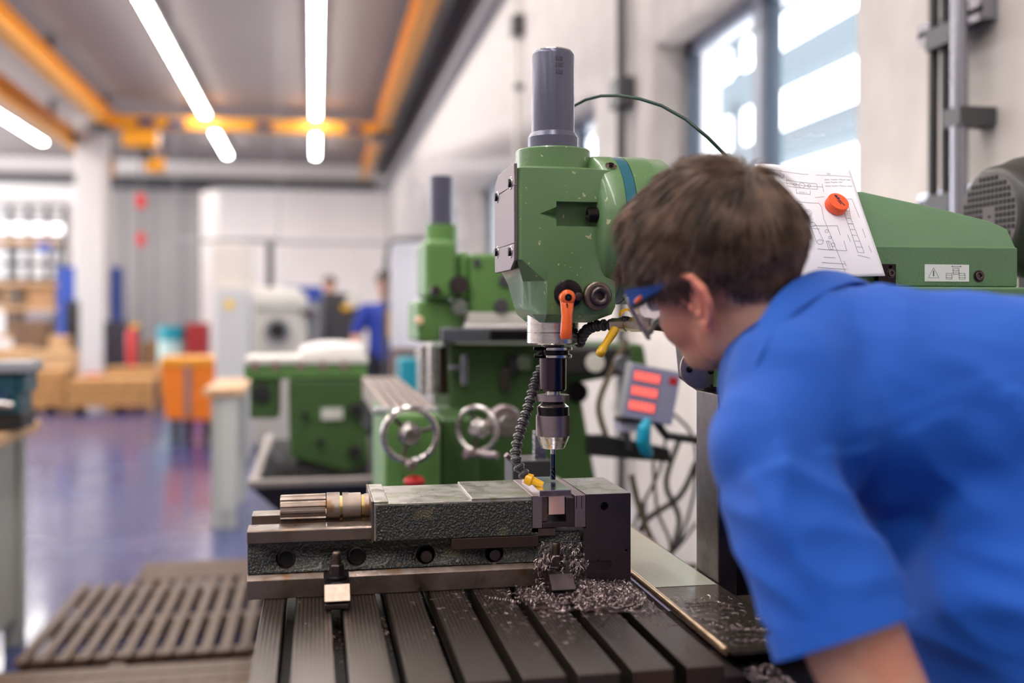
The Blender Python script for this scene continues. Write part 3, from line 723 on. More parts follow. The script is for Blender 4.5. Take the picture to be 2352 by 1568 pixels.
MB().lathe((XS, YS, zz(920)), ax, [(0, .0175), (zz(920)-zz(926), .0175)], 40).build('groove', oxide, ck)
MB().lathe((XS, YS, zz(925.5)), ax, [(0, .018), (.001, .0195), (zz(925)-zz(933), .0245)], 56).build('chamfered_shoulder', steel, ck, angle=20)
MB().lathe((XS, YS, zz(932.8)), ax, [(0, .0244), (zz(933)-zz(953), .0246)], 56).build('black_sleeve', oxide, ck)
knurled((XS, YS, zz(952.5)), ax, zz(953)-zz(1000), .0257, 150, 34, 'knurled_sleeve', plate, ck)
MB().lathe((XS, YS, zz(999.8)), ax, [(0, .0256), (zz(1000)-zz(1028), .0178), (zz(1000)-zz(1029), .0165), (zz(1000)-zz(1029)+.0002, .006)], 64).build('tapered_nose', steel, ck, angle=25)
em = thing('end_mill', (XS+.001, YS, zz(1102)), 'slim dark end mill gripped in the chuck just above the workpiece', 'cutter')
MB().lathe((XS, YS, zz(1028)), ax, [(0, .0040), (zz(1028)-zz(1042), .0040)], 24).build('bare_shank', steel, em)
MB().lathe((XS, YS, zz(1042)), ax, [(0, .0040), (zz(1042)-zz(1074), .0040)], 24).build('coated_shank', carbide, em)
m_ = MB(); rings = []
for j in range(25):
    t = j/24; z_ = zz(1074)+(zz(1101)-zz(1074))*t; tw = t*PI*1.3
    rings.append([Vector((XS+math.cos(a_+tw)*(.0041 if k % 4 < 3 else .0022), YS+math.sin(a_+tw)*(.0041 if k % 4 < 3 else .0022), z_)) for k, a_ in enumerate([2*PI*i/16 for i in range(16)])])
m_.loft(rings).build('flute_end', carbide, em)

# ============================================================ COOLANT HOSES
def hose_pts(c):
    P_ = [at(a_, b_, Y=y_) for a_, b_, y_ in c]; out = []
    for i in range(len(P_)-1):
        p0 = P_[max(i-1, 0)]; p1 = P_[i]; p2 = P_[i+1]; p3 = P_[min(i+2, len(P_)-1)]
        for k in range(8):
            t = k/8; out.append(.5*((2*p1)+(p2-p0)*t+(2*p0-5*p1+4*p2-p3)*t*t+(3*p1-p0-3*p2+p3)*t**3))
    return out+[P_[-1]]
def segments(pts, step, r, parent):
    # resample, one ball joint per step
    L_ = [0]
    for a_, b_ in zip(pts, pts[1:]): L_.append(L_[-1]+(b_-a_).length)
    def pos(s):
        s = min(max(s, 0), L_[-1])
        for i in range(len(L_)-1):
            if L_[i+1] >= s: k = (s-L_[i])/max(L_[i+1]-L_[i], 1e-9); return pts[i].lerp(pts[i+1], k)
        return pts[-1]
    s = 0; last = None
    while s < L_[-1]-step*.6:
        p = pos(s); d = (pos(s+step)-p).normalized(); l = step
        MB().lathe(p, d, [(0, r*.56), (l*.10, r*.88), (l*.26, r*1.04), (l*.50, r*1.04), (l*.60, r*.80), (l*.76, r*.78), (l*.86, r*.56), (l*1.12, r*.54)], 20).build('hose_segment', hosem, parent, angle=28)
        s += step; last = (p, d)
    return pos(L_[-1]), last[1]
hs = thing('coolant_hose', at(1200, 1080, Y=1.50), 'jointed black coolant hose with a yellow tip hanging beside the chuck', 'coolant hose')
pts = hose_pts([(1262, 812, 1.60), (1248, 838, 1.60), (1233, 868, 1.59), (1222, 905, 1.57), (1212, 940, 1.56), (1198, 980, 1.55), (1187, 1020, 1.54), (1184, 1050, 1.53), (1191, 1072, 1.525), (1206, 1092, 1.52)])
e_, d_ = segments(pts, .0122, .0086, hs)
d_ = (at(1250, 1113, Y=1.51)-at(1207, 1096, Y=1.52)).normalized(); p = at(1208, 1098, Y=1.52)
MB().lathe(p-d_*.001, d_, [(0, .0082), (.010, .0092), (.0105, .0086), (.012, .0062), (.028, .0046), (.0285, .0036)], 28).build('nozzle', yellow, hs, angle=30)
h2 = thing('coolant_valve', at(1430, 745, Y=1.40), 'coolant tap with two yellow levers on the jointed hose behind the orange lever', 'valve')
pts = hose_pts([(1330, 790, 1.56), (1338, 770, 1.54), (1352, 754, 1.52), (1375, 747, 1.50), (1408, 746, 1.48)])
segments(pts, .0125, .0085, h2)
pa, pb = at(1405, 745, Y=1.48), at(1490, 745, Y=1.44); dd = (pb-pa).normalized(); Lg = (pb-pa).length
MB().lathe(pa, dd, [(0, .0095), (Lg*.2, .0095), (Lg*.21, .0105), (Lg*.38, .0105), (Lg*.39, .009), (Lg*.5, .009), (Lg*.51, .0108), (Lg*.8, .0108), (Lg*.81, .009), (Lg, .009)], 6).build('valve_body', mat('nickel_brass', (186, 180, 160), .3, 1), h2)
MB().cyl(at(1436, 745, Y=1.465), at(1438, 728, Y=1.462), .007, .006).build('valve_stem', steeld, h2)
m_ = MB(); q0 = at(1440, 720, Y=1.46)
rings = []
for i in range(9):
    A = PI*(.05+.9*i/8); c_ = q0+Vector((math.cos(A)*.0105, 0, math.sin(A)*.0095-.004)); rings.append([c_+Vector((0, -.006, -.0012)), c_+Vector((0, .006, -.0012)), c_+Vector((0, .006, .0022)), c_+Vector((0, -.006, .0022))])
m_.loft(rings).build('top_lever', yellow, h2)
a_, b_ = at(1413, 756, Y=1.455), at(1378, 812, Y=1.43); dv = (b_-a_).normalized()
m_ = MB(); m_.lathe(a_, dv, [(0, .006), (.008, .0065), (.034, .0052), (.040, .0062), (.048, .0068), (.053, .006), (.055, .003)], 16)
m_.build('long_lever', yelm, h2, angle=50)
tag(MB().tube([at(1490, 745, Y=1.442), at(1520, 748, Y=1.43), at(1560, 760, Y=1.44), at(1600, 772, Y=1.47), at(1640, 770, Y=1.52), at(1690, 750, Y=1.56)], .008, 12).build('coolant_tube', blackcab), 'black rubber tube feeding the coolant tap, partly behind the head of the man', 'tube')

# ============================================================ VISE
vise = thing('machine_vise', (V(1000, 0).x, 1.55, ZT), 'long steel machine vise with grey-green hammer paint clamped on the slotted table', 'vise')
VB = 1.63
zfl = V(567, 1334).z; zrt = V(567, 1219).z; zrb = V(567, 1250).z; zft = V(567, 1322).z
xa = V(567, 0).x; xr = V(1238, 0).x; xf = V(1340, 0).x; xz = V(1448, 0).x
def vprof(x, ytop=0): return [(x, YV-.002, ZT+.0003), (x, YV-.002, zfl), (x, YV+.008, zft+.001), (x, YV+.010, zrb-.001), (x, YV, zrb), (x, YV, zrt-.002), (x, YV+.002, zrt), (x, YV+.042, zrt),
        (x, YV+.042, zrt-.016), (x, VB-.042, zrt-.016), (x, VB-.042, zrt), (x, VB, zrt), (x, VB, ZT+.0003)]
vb = MB().prism(vprof(xa), (xr-xa, 0, 0)).build('vise_base', steelr, vise, bevel=.001)
vp = [(xr, YV-.002, ZT+.0003), (xr, YV-.002, zfl), (xr, YV+.008, zft+.001), (xr, YV+.012, zrb-.012), (xr, VB, zrb-.012), (xr, VB, ZT+.0003)]
vb2 = MB().prism(vp, (xf-xr, 0, 0)).build('vise_throat', steeld, vise, bevel=.001)
pn = MB(); pn.prism([(xa+.001, YV+.0045, zft+.001), (xa+.001, YV+.0065, zrb-.0015), (xa+.001, YV+.014, zrb-.0015), (xa+.001, YV+.014, zft+.001)], (V(1335, 0).x-xa-.001, 0, 0))
side = pn.build('painted_side', hammer, vise)
hc = MB(); hb = MB()
for px, py in ((656, 1284), (819, 1278), (978, 1274), (1136, 1271)):
    q = V(px, py, YV+.005); hc.cyl((q.x, YV-.05, q.z), (q.x, YV+.05, q.z), .0138, n=40)
cut(side, hc); 
hb = MB()
for px, py in ((656, 1284), (819, 1278), (978, 1274), (1136, 1271)):
    q = V(px, py, YV+.005); hb.cyl((q.x, YV-.05, q.z), (q.x, YV+.032, q.z), .0136, n=40)
cut(vb, hb)
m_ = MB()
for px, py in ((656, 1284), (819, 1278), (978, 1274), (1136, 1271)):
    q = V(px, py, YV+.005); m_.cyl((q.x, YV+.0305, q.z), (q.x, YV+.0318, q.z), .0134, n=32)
m_.build('hole_shade', dark, vise)  # dark discs put the shade inside the holes into the colour
for i, (px, py) in enumerate(((980, 1279), (1139, 1277))):
    q = V(px, py, YV+.006)
    MB().lathe((q.x, YV+.030, q.z), (0, -1, 0), [(0, .0086), (.021-.004*i, .0086), (.022-.004*i, .0078)], 32).build('locating_pin', steeld, vise)
for px, py in ((657, 1284), (820, 1278)):
    q = V(px, py, YV+.010); m_ = MB(); m_.lathe((q.x, YV+.029, q.z), (0, -1, 0), [(0, .0122), (.010, .0122), (.0105, .0098), (.004, .0090)], 32)
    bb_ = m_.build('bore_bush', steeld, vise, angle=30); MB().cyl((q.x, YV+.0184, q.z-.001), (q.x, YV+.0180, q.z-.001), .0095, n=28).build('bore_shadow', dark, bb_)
# handle / screw knob
YK = 1.555
zk_ = at(700, 1173, Y=YK).z; K = lambda px: at(px, 0, Y=YK).x
MB().lathe((K(644), YK, zk_), (1, 0, 0), [(0, .0222), (.001, .0236), (K(748)-K(644), .0240)], 96, flute=.035, nf=14).build('fluted_knob', steelr, vise, angle=30)
knurled((K(750), YK, zk_), (1, 0, 0), K(780)-K(750), .0254, 140, 20, 'knurled_ring', steelr, vise)
MB().lathe((K(780), YK, zk_), (1, 0, 0), [(0, .0205), (K(786)-K(780), .0205)], 48).build('brass_ring', brass, vise)
knurled((K(786), YK, zk_), (1, 0, 0), K(800)-K(786), .0250, 140, 10, 'knurled_ring', steelr, vise)
MB().lathe((K(800), YK, zk_), (1, 0, 0), [(0, .0245), (K(828)-K(800), .0245), (K(829)-K(800), .023)], 56).build('screw_collar', steelr, vise, angle=30)
MB().lathe((K(829), YK, zk_), (1, 0, 0), [(0, .0215), (K(836)-K(829), .0215)], 48).build('brass_ring', brass, vise)
MB().lathe((K(836), YK, zk_), (1, 0, 0), [(0, .0225), (K(862)-K(836), .0225)], 48).build('screw_neck', steelr, vise)
# movable jaw
jx0, jx1 = V(858, 0).x, V(1222, 0).x; jt = V(858, 1151).z; jb = V(858, 1243).z
m_ = MB(); m_.box(jx0, jx1, YV-.001, VB, jb, jt-.0035); m_.box(jx0, V(892, 0).x, YV-.001, VB, jt-.004, jt); m_.box(V(1083, 0).x, jx1, YV-.001, VB, jt-.004, jt)
jaw = m_.build('movable_jaw', steelw, vise, bevel=.0012)
MB().box(jx0+.003, jx1-.0005, YV-.0032, YV-.0005, jb+.001, jt-.006).build('painted_face', hammer, jaw, bevel=.0008)
MB().box(jx0-.0032, jx0-.0001, YV-.002, VB, jb-.002, jt+.0003).build('end_plate', steelr, jaw, bevel=.0006)
MB().box(V(1036, 0).x, V(1236, 0).x, YV-.0035, YV+.03, jb-.0158, jb-.0002).build('keeper_plate', mat('brown_steel', (82, 66, 62), .35, .8), jaw, bevel=.0006)
MB().box(jx1, V(1236, 0).x, YV, YV+.06, jb-.0004, V(858, 1222).z).build('jaw_foot', hammer, jaw)
MB().box(V(1236, 0).x, V(1277, 0).x, YV+.002, VB-.02, V(1236, 1232).z, V(1236, 1214).z).build('jaw_slide', steelr, jaw, bevel=.0008)
# jaw plates
zjp = V(1222, 1213).z
MB().box(V(1222, 0).x+.0002, V(1245, 0).x, YV-.001, VB-.001, zjp, V(1222, 1138).z).build('jaw_plate', steeld, vise, bevel=.0008).data.materials[0] = plate
MB().box(V(1245, 0).x+.0002, V(1261, 0).x, YV+.008, VB-.004, V(1245, 1200).z, V(1245, 1144).z).build('parallel', steelr, vise, bevel=.0006)
MB().box(V(1245, 0).x+.0002, V(1301, 0).x, YV-.0004, VB-.004, V(1245, 1212).z, V(1245, 1200.5).z).build('support_parallel', steeld, vise, bevel=.0006)
MB().box(V(1301, 0).x+.0002, V(1320, 0).x, YV+.001, VB-.004, V(1301, 1211).z, V(1301, 1144).z).build('parallel', steeld, vise, bevel=.0006)
jp = MB().box(V(1320, 0).x+.0002, V(1345, 0).x, YV-.001, VB-.001, V(1320, 1211).z, V(1320, 1137).z).build('jaw_plate', plate, vise, bevel=.0008)
m_ = MB()
for px in (1324, 1336): q = V(px, 1148, YV-.0011); m_.box(q.x-.0005, q.x+.0005, YV-.0014, YV-.0009, q.z-.012, q.z+.006)
m_.build('scribed_line', dark, jp)
# fixed jaw
ft = V(1346, 1135.5).z
m_ = MB(); x6 = V(1346, 0).x; y6 = YV-.001; m_.prism([(xf, y6, ZT+.0003), (xz, y6, ZT+.0003), (xz, y6, ft), (x6, y6, ft), (x6, y6, V(1340, 1213).z), (xf, y6, V(1340, 1213).z)], (0, VB-y6, 0))
fj = m_.build('fixed_jaw', mat('blued_steel', (84, 72, 76), .36, .8, var=.12, vscale=18, bump=.1, bscale=150, spots=(128, 116, 114), spot_t=.68, spot_s=60, rvar=.1), vise, bevel=.0012)
fc = MB(); q = V(1388, 1162); fc.cyl((q.x, YV-.01, q.z), (q.x, YV+.03, q.z), .0062, n=28); q = V(1438, 1263); fc.cyl((q.x, YV-.01, q.z), (q.x, YV+.02, q.z), .002, n=16); cut(fj, fc); fc = MB()
a = V(1338, 1287); b = V(1402, 1311); fc.box(a.x-.01, b.x-.006, YV-.01, YV+.0022, b.z, a.z); cut(fj, fc); fc = MB(); fc.cyl((b.x-.006, YV-.01, (a.z+b.z)/2), (b.x-.006, YV+.0022, (a.z+b.z)/2), (a.z-b.z)/2, n=36)
cut(fj, fc)
MB().box(V(1346, 0).x+.0002, xz-.0002, YV+.0005, VB-.0005, ft-.0008, ft+.0004).build('ground_top', steelw, fj)
MB().lathe((b.x-.008, YV+.0025, (a.z+b.z)/2), (0, -1, 0), [(0, .0062), (.002, .0060)], 28).build('recessed_screw', steeld, fj)
# workpiece
wpz0 = V(1262, 1184).z; wpz1 = V(1262, 1140).z; wptop = at(1262, 1124, Y=YV+.002).z
wp = MB(); wp.box(V(1262, 0).x, V(1300, 0).x, YV+.006, VB-.03, wpz0, wpz1); wp.box(V(1237, 0).x, V(1311, 0).x, YV-.003, VB-.028, wpz1, wptop)
o = wp.build('workpiece', alu, bevel=.0006); tag(o, 'shiny aluminium block gripped between the vise jaws under the cutter', 'workpiece')
wpm = MB().box(V(1237, 0).x+.0015, V(1310, 0).x, YV-.0034, YV-.0031, wpz1+.001, wptop-.0014).build('sawn_face', mat('sawn_aluminium', (120, 112, 122), .3, .9, var=.45, vscale=34), o)

# ============================================================ CLAMPS
def clamp(px, dz, label):
    r = thing('vise_clamp', Vector((at(px, 1400, Y=1.40).x, 1.44, ZT)), label, 'clamp', 'clamps holding down the vise')
    x = r.location.x
    k = MB(); k.prism([(x-.0165, 1.405, ZT+.0004), (x+.0165, 1.405, ZT+.0004), (x+.0165, 1.405, ZT+.010), (x-.0165, 1.405, ZT+.010)], (0, .068, 0)); k.build('heel_block', steeld, r, bevel=.003)
    bdk = MB().loft([[Vector((x+sx*.0175, y, z)) for sx, y, z in ((-1, 1.402, ZT+.0225), (1, 1.402, ZT+.0225), (1, 1.486, ZT+.0255), (-1, 1.486, ZT+.0255))],
                     [Vector((x+sx*.0170, y, z)) for sx, y, z in ((-1, 1.4065, ZT+.030+dz*.3), (1, 1.4065, ZT+.030+dz*.3), (1, 1.486, ZT+.041), (-1, 1.486, ZT+.041))]])
    bdk = MB().prism([(x-.0175, 1.402, ZT+.0102), (x-.0175, 1.402, ZT+.0145), (x-.0175, 1.422, ZT+.0310), (x-.0175, 1.4845, ZT+.0330), (x-.0175, 1.4845, ZT+.0272), (x-.0175, 1.474, ZT+.0272), (x-.0175, 1.470, ZT+.0102)], (.035, 0, 0))
    ob = bdk.build('clamp_bar', oxide, r, bevel=.002)
    fc_ = MB().hexa([(x-.0165, 1.4008, ZT+.0140), (x+.0165, 1.4008, ZT+.0140), (x+.0165, 1.403, ZT+.0135), (x-.0165, 1.403, ZT+.0135),
                     (x-.0165, 1.4208, ZT+.0310), (x+.0165, 1.4208, ZT+.0310), (x+.0165, 1.423, ZT+.0305), (x-.0165, 1.423, ZT+.0305)])
    fc_.build('machined_face', mat('bright_worn_face', (206, 180, 164), .5, .55, var=.15, vscale=120, bump=.5, bscale=200) if dz else steeld, r)
    c = Vector((x, 1.450, ZT+.0315))
    MB().box(x-.007, x+.007, 1.4225, 1.430, ZT+.0308, ZT+.0317).build('slot', dark, r)
    MB().lathe(c, (0, 0, 1), [(0, .0145), (.0030, .0145), (.0036, .0125), (.0050, .0118)], 36).build('washer', oxide, r, angle=30)
    MB().lathe(c+Vector((0, 0, .0051)), (0, 0, 1), [(0, .0105), (.0015, .0106), (.0140, .0106), (.0152, .0094)], 6).build('hex_nut', steeld, r, angle=20)
    rings = []; nn = 60
    m_ = MB()
    pr = [(0, .0058)]
    for t in range(12): pr += [(.0005+t*.00125, .0062), (.0005+t*.00125+.00055, .0053)]
    m_.lathe(c+Vector((0, 0, .0202)), (0, 0, 1), pr+[(.0156, .0058), (.0166, .0045)], 20).build('threaded_stud', steelr, r, angle=20)
    return r
clamp(775, 1, 'black clamp with a bright worn face and threaded stud at the left of the vise')
clamp(1296, 0, 'clamp with a nut and stud buried in curly chips near the fixed jaw')

# ============================================================ METAL CHIPS
ch = MB(); rnd = random.Random(5)
def chip(c, L_, r, curl, lift=.0):
    az = rnd.uniform(0, 2*PI); el = rnd.uniform(0, lift); d = Vector((math.cos(az)*math.cos(el), math.sin(az)*math.cos(el), math.sin(el)))
    s_ = d.cross(Vector((0, 0, 1))).normalized(); k = rnd.uniform(-curl, curl); n_ = 4
    pts = [c+d*L_*(i/n_-.5)+s_*k*L_*math.sin(PI*i/n_)+Vector((0, 0, max(0, lift*L_*.3*math.sin(PI*i/n_)))) for i in range(n_+1)]
    ch.tube(pts, [r*.5, r, r, r, r*.4], 3)
def spiral(c, az, L_, R_, turns, r=.00062):
    d = Vector((math.cos(az), math.sin(az), 0)); s_ = Vector((-math.sin(az), math.cos(az), 0)); n_ = int(turns*9); bend = rnd.uniform(-.25, .25)
    pts = [c+d*L_*i/n_+s_*(bend*.6*L_*math.sin(PI*i/n_)+R_*math.cos(2*PI*turns*i/n_))+Vector((0, 0, R_*(1.1+math.sin(2*PI*turns*i/n_)))) for i in range(n_+1)]
    ch.tube(pts, r, 3)
def on_table(x, y):
    for k in range(8):
        if abs(x-(SL0+PIT*k)) < SW/2: return ZT-.036
    return ZT if XT0 < x < XT1 else ZT-.02
bc = Vector((at(1296, 0, Y=1.44).x, 1.452, ZT))
for i in range(2600):      # the thick heap
    a_ = rnd.uniform(0, 2*PI); rr = abs(rnd.gauss(0, 1)); x = bc.x+.035+rr*.055*math.cos(a_); y = 1.42+rr*.036*math.sin(a_)
    if y > YV-.004: y = YV-.004-rnd.random()*.03
    if x > XT1-.005: x = XT1-rnd.random()*.06
    hgt = .022*math.exp(-((x-bc.x)**2+(y-1.45)**2)/.0016)
    chip(Vector((x, y, ZT+.0008+rnd.random()*(.003+hgt))), rnd.uniform(.004, .010), .00055, .3, .9)
for i in range(330):       # chips standing round the stud and in the throat
    a_ = rnd.uniform(0, 2*PI); rr = rnd.uniform(.012, .034)
    chip(Vector((bc.x+rr*math.cos(a_)*1.25, min(YV-.004, 1.452+rr*.9*math.sin(a_)), ZT+.033+rnd.gauss(0, .009))), rnd.uniform(.005, .011), .00055, .3, 1.2)
for i in range(260):
    chip(Vector((rnd.uniform(bc.x-.03, V(1338, 0).x), YV-rnd.uniform(.001, .008), ZT+rnd.uniform(.02, .062))), rnd.uniform(.005, .011), .0004, .3, 1.2)
for i in range(1400):       # thinner scatter over the slats
    x = rnd.gauss(bc.x+.01, .085); y = 1.47-abs(rnd.gauss(0, .11))
    if x < XT0+.03 or x > XT1-.003 or y < YT0+.03: continue
    chip(Vector((x, y, on_table(x, y)+.0006)), rnd.uniform(.003, .009), .0004, .3)
for i in range(45):
    x = rnd.uniform(XT0+.01, bc.x); y = rnd.uniform(1.3, 1.465); chip(Vector((x, y, on_table(x, y)+.0006)), rnd.uniform(.005, .011), .0004, .3)
for i in range(700):       # fine chips lying in the slots
    k = rnd.randint(1, 7); x = SL0+PIT*k+rnd.uniform(-.005, .005); y = 1.47-abs(rnd.gauss(0, .07)); chip(Vector((x, y, ZT-.038+rnd.random()*.010)), rnd.uniform(.003, .008), .0004, .3, .5)
for i in range(60):        # spirals
    x = bc.x+rnd.gauss(.02, .06); y = 1.43-abs(rnd.gauss(0, .05))
    if x > XT1-.02: x = XT1-.03
    spiral(Vector((x-.02, y, ZT)), rnd.gauss(0, .45), rnd.uniform(.02, .055), rnd.uniform(.0013, .0021), rnd.uniform(12, 24))
for i in range(150):       # on the tray
    x = rnd.uniform(.485, .575); y = rnd.uniform(1.18, 1.4); chip(Vector((x, y, ZS+.0012)), rnd.uniform(.004, .012), .0004, .3, .3)
for i in range(160):       # on the ledge beside the tray
    x = rnd.uniform(.49, .53); y = rnd.uniform(1.09, 1.16); chip(Vector((x, y, ZT-.021)), rnd.uniform(.004, .010), .0004, .3, .3)
for i in range(9): spiral(Vector((rnd.uniform(.49, .54), rnd.uniform(1.2, 1.38), ZS+.001)), rnd.gauss(-.6, .3), rnd.uniform(.03, .06), .0013, 18)
co = ch.build('metal_chips', chipm); co['kind'] = 'stuff'; tag(co, 'heap of curly steel chips and spirals scattered over the table beside the vise', 'metal chips')

# ============================================================ THE PERSON BENDING OVER THE TABLE
CR = Vector((math.cos(YAW), -math.sin(YAW), 0)); CC = Vector((math.sin(YAW), math.cos(YAW), 0)); CU = Vector((0, 0, 1))
def D(px, py, d): return at(px, py, D=d)
def basis(r, u, c): return (CR*r+CU*u+CC*c)
HF, HU, HL = [v.normalized() for v in (basis(-.62, -.26, .74), basis(-.42, .91, -.03), basis(-.66, -.33, -.67))]
HU = (HU-HF*HU.dot(HF)).normalized(); HL = (HL-HF*HL.dot(HF)-HU*HL.dot(HU)).normalized()
HM = Matrix((HF, HU, HL)).transposed()         # columns: forward, up, left
HD = 1.21
HO = D(1675, 656, HD)
def H(f, u, l): return HO+HF*f+HU*u+HL*l
man = thing('person', Vector((D(2700, 1400, 1.0).x, D(2700, 1400, 1.0).y, 0)), 'person with brown hair and safety glasses in a blue short-sleeved shirt, bending towards the cutter', 'person')
def HE(mb, c, r, tilt=0):
    M = HM @ Matrix.Rotation(tilt, 3, 'Z') if tilt else HM
    mb.ell(H(*c), r, M, 32, 20)
b_ = MB()
HE(b_, (-.006, .050, 0), (.093, .082, .072))          # cranium
HE(b_, (-.03, .03, 0), (.068, .07, .068))             # occiput
HE(b_, (.05, .035, 0), (.046, .06, .056))            # forehead
HE(b_, (.058, -.022, .0), (.040, .055, .050))         # face
HE(b_, (.050, -.02, .034), (.036, .034, .026)); HE(b_, (.050, -.02, -.034), (.036, .034, .026))      # cheeks
HE(b_, (.060, -.070, 0), (.026, .022, .026))          # chin
HE(b_, (.034, -.050, .036), (.044, .028, .018), -.4); HE(b_, (.034, -.050, -.036), (.044, .028, .018), -.4)  # jaw
HE(b_, (.012, -.040, .048), (.022, .035, .018)); HE(b_, (.012, -.040, -.048), (.022, .035, .018))
HE(b_, (.080, -.050, 0), (.018, .014, .024))          # mouth area
HE(b_, (.096, -.044, 0), (.007, .0045, .018)); HE(b_, (.093, -.055, 0), (.007, .005, .016))          # lips
HE(b_, (.090, .040, 0), (.010, .010, .042))           # brow
b_.cyl(H(.090, .022, 0), H(.110, -.020, 0), .007, .011, 16); HE(b_, (.106, -.022, 0), (.012, .010, .011))   # nose
HE(b_, (.098, -.026, .011), (.009, .007, .007)); HE(b_, (.098, -.026, -.011), (.009, .007, .007))
NB = D(1850, 800, 1.17)
b_.cap(H(-.018, -.035, .004), .054, H(-.04, -.12, 0), .056)
b_.cap(H(-.03, -.06, 0), .054, NB, .062)
b_.cap(H(.005, -.062, .01), .034, NB+CU*-.03-CR*.02, .05)
# left arm out of the sleeve, forearm and hand resting on the table feed side rail
AE = D(2075, 1720, .93)
b_.cap(D(1850, 1180, 1.0), .046, D(1960, 1470, .955), .0475); b_.cap(D(1960, 1470, .955), .0475, AE, .042)
WR = D(1760, 1905, 1.02)
b_.cap(AE, .041, AE.lerp(WR, .35), .040); b_.cap(AE.lerp(WR, .35), .040, WR, .026)
hd_ = (WR-AE).normalized(); side_ = hd_.cross(CU).normalized()
PM = WR+hd_*.05
b_.cap(WR, .024, PM, .022); b_.cap(WR+hd_*.02+side_*.018, .015, PM+hd_*.03+side_*.03, .012); b_.cap(WR+hd_*.02-side_*.018, .015, PM+hd_*.03-side_*.03, .012)
for k, (o_, l_) in enumerate(((-.031, .058), (-.010, .070), (.011, .066), (.031, .052))):
    p0 = PM+hd_*.028+side_*o_; p1 = p0+hd_*l_*.45-CU*.004; p2 = p1+hd_*l_*.25-CU*l_*.28; p3 = p2-CU*l_*.28+hd_*.004
    b_.cap(p0, .0095, p1, .009); b_.cap(p1, .009, p2, .0085); b_.cap(p2, .0085, p3, .0078)
p0 = WR+hd_*.02+side_*-.022; b_.cap(p0, .011, p0-side_*.03+hd_*.028, .0105); b_.cap(p0-side_*.03+hd_*.028, .0105, p0-side_*.036+hd_*.058-CU*.01, .009)
body = b_.build('body', skinm, man); remesh(body, .0042, 9, .5)
# left ear
e_ = MB()
def EP(f, u, l): return H(-.002+f-l*.35, .002+u, .066+l)      # ear plane stands out from the head
rim = [EP(.014, .004, .003), EP(.018, .016, .006), EP(.013, .030, .010), EP(.000, .036, .014), EP(-.014, .030, .018), EP(-.021, .014, .020), EP(-.020, -.002, .018), EP(-.013, -.016, .014), EP(-.004, -.026, .009)]
e_.tube(rim, [.0040, .0046, .0048, .0050, .0052, .0052, .0050, .0050, .0046], 12)
e_.ell(EP(.000, -.027, .007), (.0085, .0105, .0052), HM, 20, 12)
e_.tube([EP(-.008, .026, .013), EP(-.012, .014, .015), EP(-.010, .000, .013), EP(-.003, -.012, .010), EP(.006, -.012, .006)], .0042, 10)
e_.ell(EP(-.006, .006, .009), (.013, .026, .0042), HM @ Matrix.Rotation(.33, 3, 'Y'), 20, 12)
e_.ell(EP(.010, -.004, .004), (.004, .007, .005), HM, 14, 10)
e_.ell(EP(-.003, .004, .000), (.010, .020, .010), HM, 14, 10)
ear = e_.build('ear', mat('ear_skin', (230, 146, 124), .5, sss=.4, var=.06, vscale=30), man); remesh(ear, .0016, 5, .5)
e_ = MB()
for l_ in (-1, 1): e_.ell(H(.086, .016, l_*.030), .0115)
for l_ in (-1, 1): MB().ell(H(.0862, .016, l_*.030), .0118).build('eye', mat('eye_white', (236, 232, 228), .2), man)
for l_ in (-1, 1): MB().ell(H(.0940, .0155, l_*.030), (.0045, .0052, .0052), HM).build('iris', mat('iris_brown', (70, 50, 36), .2), man)

# --- shirt
s_ = MB()
s_.cap(D(1900, 905, 1.16), .118, D(2090, 925, 1.12), .122)
s_.cap(D(2090, 925, 1.12), .122, D(2370, 975, 1.08), .128)
s_.cap(D(2370, 975, 1.08), .128, D(2800, 1260, 1.03), .15)
s_.cap(D(2150, 1120, 1.17), .12, D(2400, 1400, 1.09), .14); s_.cap(D(2400, 1400, 1.05), .14, D(2760, 1500, 1.02), .15)
s_.cap(D(2370, 1180, 1.04), .10, D(2490, 1560, 1.0), .12)
s_.cap(D(2100, 1180, 1.17), .09, D(2290, 1640, 1.10), .09)
s_.cap(D(1905, 850, 1.13), .085, D(1830, 905, 1.08), .078)        # slope from neck to the left shoulder
s_.cap(D(1830, 930, 1.07), .074, D(1762, 1050, 1.02), .056)
s_.cap(D(1890, 950, 1.08), .078, D(1850, 1070, 1.06), .055)
s_.cap(D(2060, 900, 1.32), .085, D(2030, 1080, 1.36), .07)       # right shoulder on the far side
s_.cap(D(2030, 1080, 1.36), .068, D(1990, 1320, 1.38), .06)
# sleeve, open at the hem
s_.cap(D(1766, 1050, 1.02), .055, D(1840, 1230, .985), .060)
a0, a1 = D(1830, 1200, .99), D(1936, 1456, .955); dv = (a1-a0).normalized()
s_.lathe(a0, dv, [(0, .058), ((a1-a0).length*.5, .062), ((a1-a0).length, .0635), ((a1-a0).length+.0005, .054), ((a1-a0).length-.035, .052)], 48)
shirt = s_.build('shirt', shirtm, man); remesh(shirt, .0058, 10, .5)
